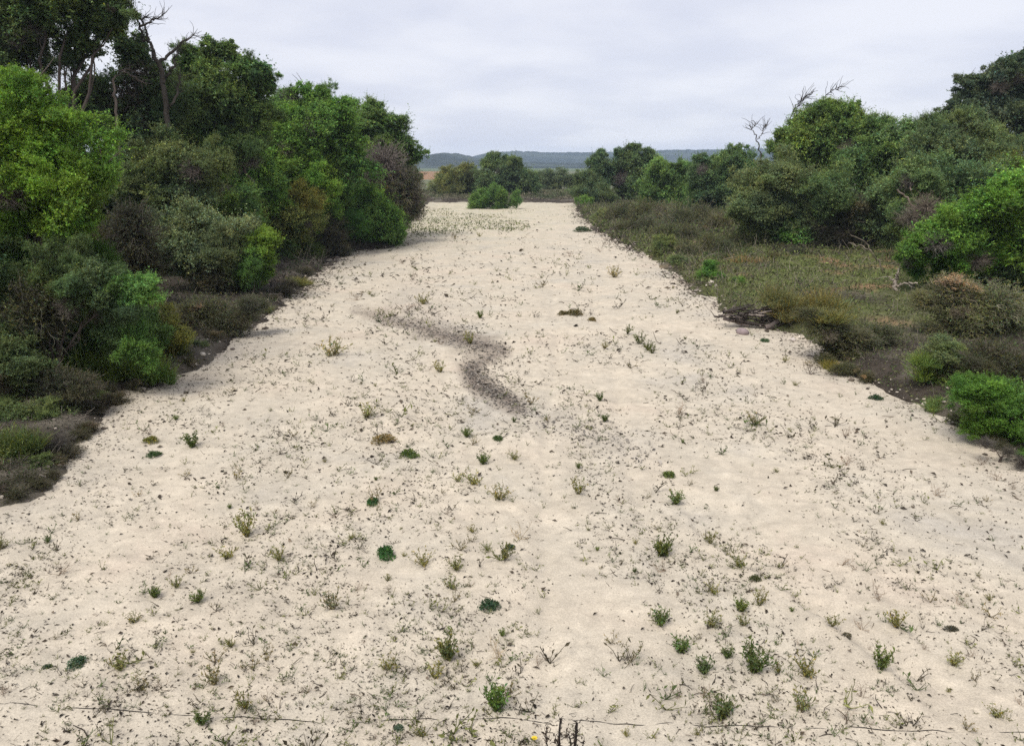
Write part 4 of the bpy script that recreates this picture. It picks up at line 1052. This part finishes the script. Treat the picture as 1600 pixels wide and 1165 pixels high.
def build_bank_cover():
    for side, nm, lab, n, pals in (
        (-1, 'bank_undergrowth', 'dark low undergrowth and litter along the left bank', 52000, [[.045, .05, .022], [.035, .055, .02], [.06, .05, .038], [.085, .072, .06], [.03, .027, .022]]),
        (1, 'bank_undergrowth', 'olive and brown low undergrowth on the right flat', 80000, [[.105, .125, .036], [.08, .108, .032], [.095, .10, .038], [.09, .082, .045], [.055, .08, .026]])):
        b = Bag()
        x, y = bank_points(n, 0.15, 16, side, 9 if side < 0 else 11, 105)
        o = outside(x, y); k = o > 0.12 * fbm(x * 3, y * 3, 5, 2) + .15; x, y = x[k], y[k]; n = len(x)
        z = ground_z(x, y); dist = np.sqrt(y ** 2 + 25)
        cl = fbm(x * .6, y * .6, 141, 4)
        idx = np.clip(((cl + .5) * 5 + rng.normal(0, .9, n)).astype(int), 0, 4)
        C = np.array(pals)[idx] * np.clip(rng.lognormal(0, .35, n), .4, 2.2)[:, None]
        hgt = (.05 + .22 * np.clip(fbm(x * .9, y * .9, 151, 3) + .45, 0, 1)) * np.clip(dist / 22, .8, 2.0)
        P = np.stack([x, y, z + U(-.02, .9, n) * hgt * .7], 1)
        L = U(.04, .12, n) * np.clip(dist / 22, .7, 2.4)
        b.leaves(P, rnd_dir(n) + np.array([0, 0, .55]), norm(rnd_dir(n) + np.array([0, 0, .5])), L, L * U(.15, .5, n), C, 0)
        m = n // 9
        s = rng.integers(0, n, m); D = rnd_dir(m) + np.array([0, 0, .4])
        Lw = U(.15, .6, m) * np.clip(dist[s] / 25, .7, 2)
        W = walk(np.stack([x[s], y[s], z[s]], 1), D, Lw, 4, .3, 0)
        W[..., 2] = np.maximum(W[..., 2], z[s][:, None])
        b.tubes(W, np.linspace(1, .5, 4)[None] * (np.clip(.006 * dist[s] / 20, .003, .012))[:, None], np.array([.10, .085, .07]) * np.clip(rng.lognormal(0, .6, (m, 1)), .3, 3), 0)
        tag(link(nm, b.build(nm, [LITTER])), lab, 'undergrowth', kind='stuff')
def build_edge_rubble():
    V0, F0 = blob(77, .6)
    import bmesh
    bm = bmesh.new(); bmesh.ops.create_icosphere(bm, subdivisions=1, radius=1)
    V0 = np.array([v.co[:] for v in bm.verts]) * [1, 1, .6]; F0 = np.array([[v.index for v in f.verts] for f in bm.faces]); bm.free()
    n = 1500
    t = U(0, 1, n); y = 9.5 * (95 / 9.5) ** t; sd = np.where(rng.random(n) < .5, -1, 1)
    lat = rng.normal(.05, .28, n); x = np.where(sd < 0, edge_l(y) - lat, edge_r(y) + lat)
    z = surf_z(x, y); s = np.clip(rng.lognormal(-3.6, .5, n), .012, .11) * np.clip(y / 20, .8, 2)
    V = V0[None] * s[:, None, None] * U(.6, 1.3, (n, 1, 3)) + rng.normal(0, .12, (n, len(V0), 3)) * s[:, None, None] + np.stack([x, y, z + s * .2], 1)[:, None]
    F = (F0[None] + (np.arange(n) * len(V0))[:, None, None]).reshape(-1, 3)
    C = np.repeat(np.array([[.42, .37, .31], [.3, .26, .22], [.12, .10, .085], [.08, .065, .05]])[rng.integers(0, 4, n)] * np.clip(rng.normal(1, .2, (n, 1)), .5, 1.5), len(F0), 0)
    me = mesh('edge_rubble', V.reshape(-1, 3), F, {'col': ('FACE', C)}, [STONE], None, False)
    tag(link('edge_rubble', me), 'small pale stones and clods along both sand edges', 'rubble', kind='stuff')
def build_weed_patch():
    b = Bag(); m = 60000
    px = U(640, 900, m); py = U(326, 382, m)
    d = np.stack([(px - CX) / FPX, CP + (CY - py) / FPX * SP, -SP + (CY - py) / FPX * CP], 1); t = -CAM_H / d[:, 2]
    x, y = d[:, 0] * t, d[:, 1] * t
    dens = sstep(0.05, .5, fbm(x * .22, y * .09, 191, 4) + .55 * (1 - sstep(655, 790, px)) - .25 * sstep(352, 380, py))
    k = (outside(x, y) < -.1) & (rng.random(m) < dens * .16); x, y = x[k], y[k]; n = len(x)
    L = U(.07, .24, n); C = np.array([[.11, .13, .04], [.085, .115, .035], [.15, .14, .06], [.07, .085, .035]])[rng.integers(0, 4, n)] * np.clip(rng.lognormal(0, .3, n), .5, 2)[:, None]
    b.leaves(np.stack([x, y, sand_z(x, y)], 1), rnd_dir(n) + np.array([0, 0, .8]), rnd_dir(n), L, L * U(.2, .5, n), C, 0)
    tag(link('weed_patch', b.build('weed_patch', [LITTER])), 'thin yellow-green weedy patch at the far left of the sand', 'weeds', kind='stuff')
def build_edge_litter():
    b = Bag(); n = 26000
    y = 8.5 * (100 / 8.5) ** U(0, 1, n); sd = np.where(rng.random(n) < .5, -1, 1)
    lat = rng.normal(.15, .42, n) - np.where(rng.random(n) < .25, U(0, 1.3, n), 0)
    x = np.where(sd < 0, edge_l(y) - lat, edge_r(y) + lat)
    dens = np.clip(.5 + 1.6 * fbm(x * .5, y * .35, 181, 3), .05, 1); k = rng.random(n) < dens
    x, y = x[k], y[k]; n = len(x)
    z = surf_z(x, y) + .005; s = np.clip(rng.lognormal(-3.3, .45, n), .015, .12) * np.clip(y / 18, .8, 2.6)
    az = U(0, 6.283, n)
    C = np.array([[.06, .045, .035], [.10, .08, .06], [.04, .034, .028], [.17, .14, .11], [.06, .07, .03]])[rng.integers(0, 5, n)] * np.clip(rng.lognormal(0, .3, n), .5, 2)[:, None]
    b.leaves(np.stack([x, y, z], 1), np.stack([np.cos(az), np.sin(az), U(-.05, .5, n)], 1), norm(np.array([0, 0, 1]) + rng.normal(size=(n, 3)) * .5), s, s * U(.2, .6, n), C, 0, .3)
    tag(link('edge_litter', b.build('edge_litter', [LITTER])), 'brown leaf litter fringe along both sand edges', 'litter', kind='stuff')
def build_far_brush():
    # low reedy brush right where the sand ends and along the far field edge
    b = Bag(); n = 26000
    x = U(-24, 30, n); y = FAR_Y + U(0.5, 34, n)
    k = outside(x, y) > .4; x, y = x[k], y[k]; n = len(x)
    z = ground_z(x, y); h = .25 + .6 * np.clip(fbm(x * .3, y * .2, 161, 3) + .4, 0, 1)
    C = np.array([[.11, .10, .06], [.075, .085, .04], [.13, .115, .08], [.06, .075, .035]])[np.clip(((fbm(x * .2, y * .2, 171, 3) + .5) * 4).astype(int), 0, 3)] * np.clip(rng.lognormal(0, .3, n), .5, 2)[:, None]
    L = U(.15, .4, n)
    b.leaves(np.stack([x, y, z + h * U(0, .8, n)], 1), rnd_dir(n) + np.array([0, 0, .7]), rnd_dir(n), L, L * .35, C, 0)
    tag(link('far_brush', b.build('far_brush', [LITTER])), 'low dull brush beyond the far end of the sand', 'brush', kind='stuff')
build_litter(); build_seedlings(); build_streak(); build_bank_cover(); build_edge_rubble(); build_edge_litter(); build_weed_patch(); build_far_brush()

# ------------------------------------------------------------------ small near things
def wire():
    b = Bag()
    rows = [(-40, 1104), (60, 1109), (180, 1116), (298, 1121), (420, 1127), (560, 1130), (640, 1124), (720, 1121), (800, 1121), (900, 1124), (1000, 1127), (1080, 1130), (1200, 1135), (1320, 1139), (1460, 1148), (1640, 1152)]
    P = np.array([ground(*r) for r in rows])
    t = np.linspace(0, len(P) - 1, 220)
    W = np.stack([np.interp(t, np.arange(len(P)), P[:, c]) for c in range(3)], 1)
    W[:, 2] = sand_z(W[:, 0], W[:, 1]) + 0.0035 * np.sin(t * 9.1) + 0.004 * np.sin(t * 3.3 + 1) - .0008
    b.tubes(W[None], np.full((1, 220), .0045), np.array([[.02, .018, .018]]), 0, 5)
    tag(link('wire', b.build('wire', [LITTER], True)), 'thin dark wire lying half buried across the near sand', 'wire')
wire()
def stalk():
    Y = depth_row(1200); p = ground(890, 1200)
    e = empty('dry_weed_stalk', (p[0], Y, sz(p[0], Y))); tag(e, 'blackish dry weed stalk rising at the bottom edge of photo', 'weed')
    mpp = at_depth(890, 1165, Y)[1]
    for dx, h, r, mid in ((9, 92, 3.4, 0), (-14, 90, 2.6, -6), (-36, 84, 1.3, -8), (-24, 62, 1.6, 4), (20, 58, 1.2, 3), (-4, 74, 1.4, 5)):
        b = Bag(); q = np.linspace(0, 1, 9)[:, None]
        P = np.concatenate([(dx * (.5 + .5 * q) + mid * np.sin(q * 3)) * mpp, .04 * np.sin(q * 2.5 + dx), h * mpp * q], 1)
        b.tubes(P[None], (np.linspace(1, .6, 9) * r * mpp)[None], np.array([[.018, .014, .012]]), 0, 6)
        m = 16; s = rng.integers(2, 9, m)
        W = walk(P[s], rnd_dir(m) + np.array([0, 0, .25]), U(6, 18, m) * mpp, 4, .35, 0)
        b.tubes(W, np.linspace(1, .5, 4)[None] * .7 * mpp * np.ones((m, 1)), np.array([.03, .024, .02]) * np.ones((m, 1)), 0)
        m = 26; s = rng.integers(2, 9, m); L = U(3, 9, m) * mpp
        b.leaves(P[s] + rng.normal(0, 3 * mpp, (m, 3)) * [1, 1, .5], rnd_dir(m), rnd_dir(m), L, L * .5, np.array([.05, .036, .026]) * U(.5, 2, (m, 1)), 0)
        link('stem', b.build('stem', [LITTER], True), e)
stalk()
def flower():
    p = ground(835, 1156); zg = sz(p[0], p[1])
    e = empty('yellow_flower', (p[0], p[1], zg)); tag(e, 'small yellow flower low on the sand at bottom centre', 'flower')
    b = Bag(); n = 14; a = np.arange(n) * 2 * math.pi / n
    A = np.stack([np.cos(a), np.sin(a), np.full(n, .35)], 1)
    b.leaves(np.tile([0, 0, .035], (n, 1)) + A * .004, A, np.tile([0, 0, 1.0], (n, 1)), .03, .014, np.array([.62, .48, .04]) * U(.8, 1.1, (n, 1)), 0)
    link('petals', b.build('petals', [LITTER]), e)
    b = Bag(); b.tubes(np.array([[[0, 0, -.02], [.003, 0, .01], [0, 0, .036]]]), np.full((1, 3), .0025), np.array([[.08, .1, .03]]), 0, 5)
    link('stem', b.build('stem', [LITTER]), e)
    V, F = blob(5, .5); me = mesh('flower_head', V * .009 + [0, 0, .038], F, {'col': ('FACE', np.tile([.5, .33, .03], (len(F), 1)))}, [LITTER], None, True)
    link('flower_head', me, e)
flower()

# ------------------------------------------------------------------ air
def haze():
    m, nt, out = new_mat('haze')
    v = N(nt, 'ShaderNodeVolumePrincipled', Density=0.0002)
    v.inputs['Color'].default_value = (0.62, 0.76, 1.0, 1)
    nt.links.new(v.outputs[0], out.inputs['Volume'])
    x, y0, y1, z0, z1 = 3900, -120, 3500, -4.0, 75.0
    V = [(-x, y0, z0), (x, y0, z0), (x, y1, z0), (-x, y1, z0), (-x, y0, z1), (x, y0, z1), (x, y1, z1), (-x, y1, z1)]
    F = [(0, 3, 2, 1), (4, 5, 6, 7), (0, 1, 5, 4), (1, 2, 6, 5), (2, 3, 7, 6), (3, 0, 4, 7)]
    tag(link('haze', mesh('haze', np.array(V, float), np.array(F), None, [m])), 'thin pale air over the whole scene', 'haze', kind='stuff')
haze()
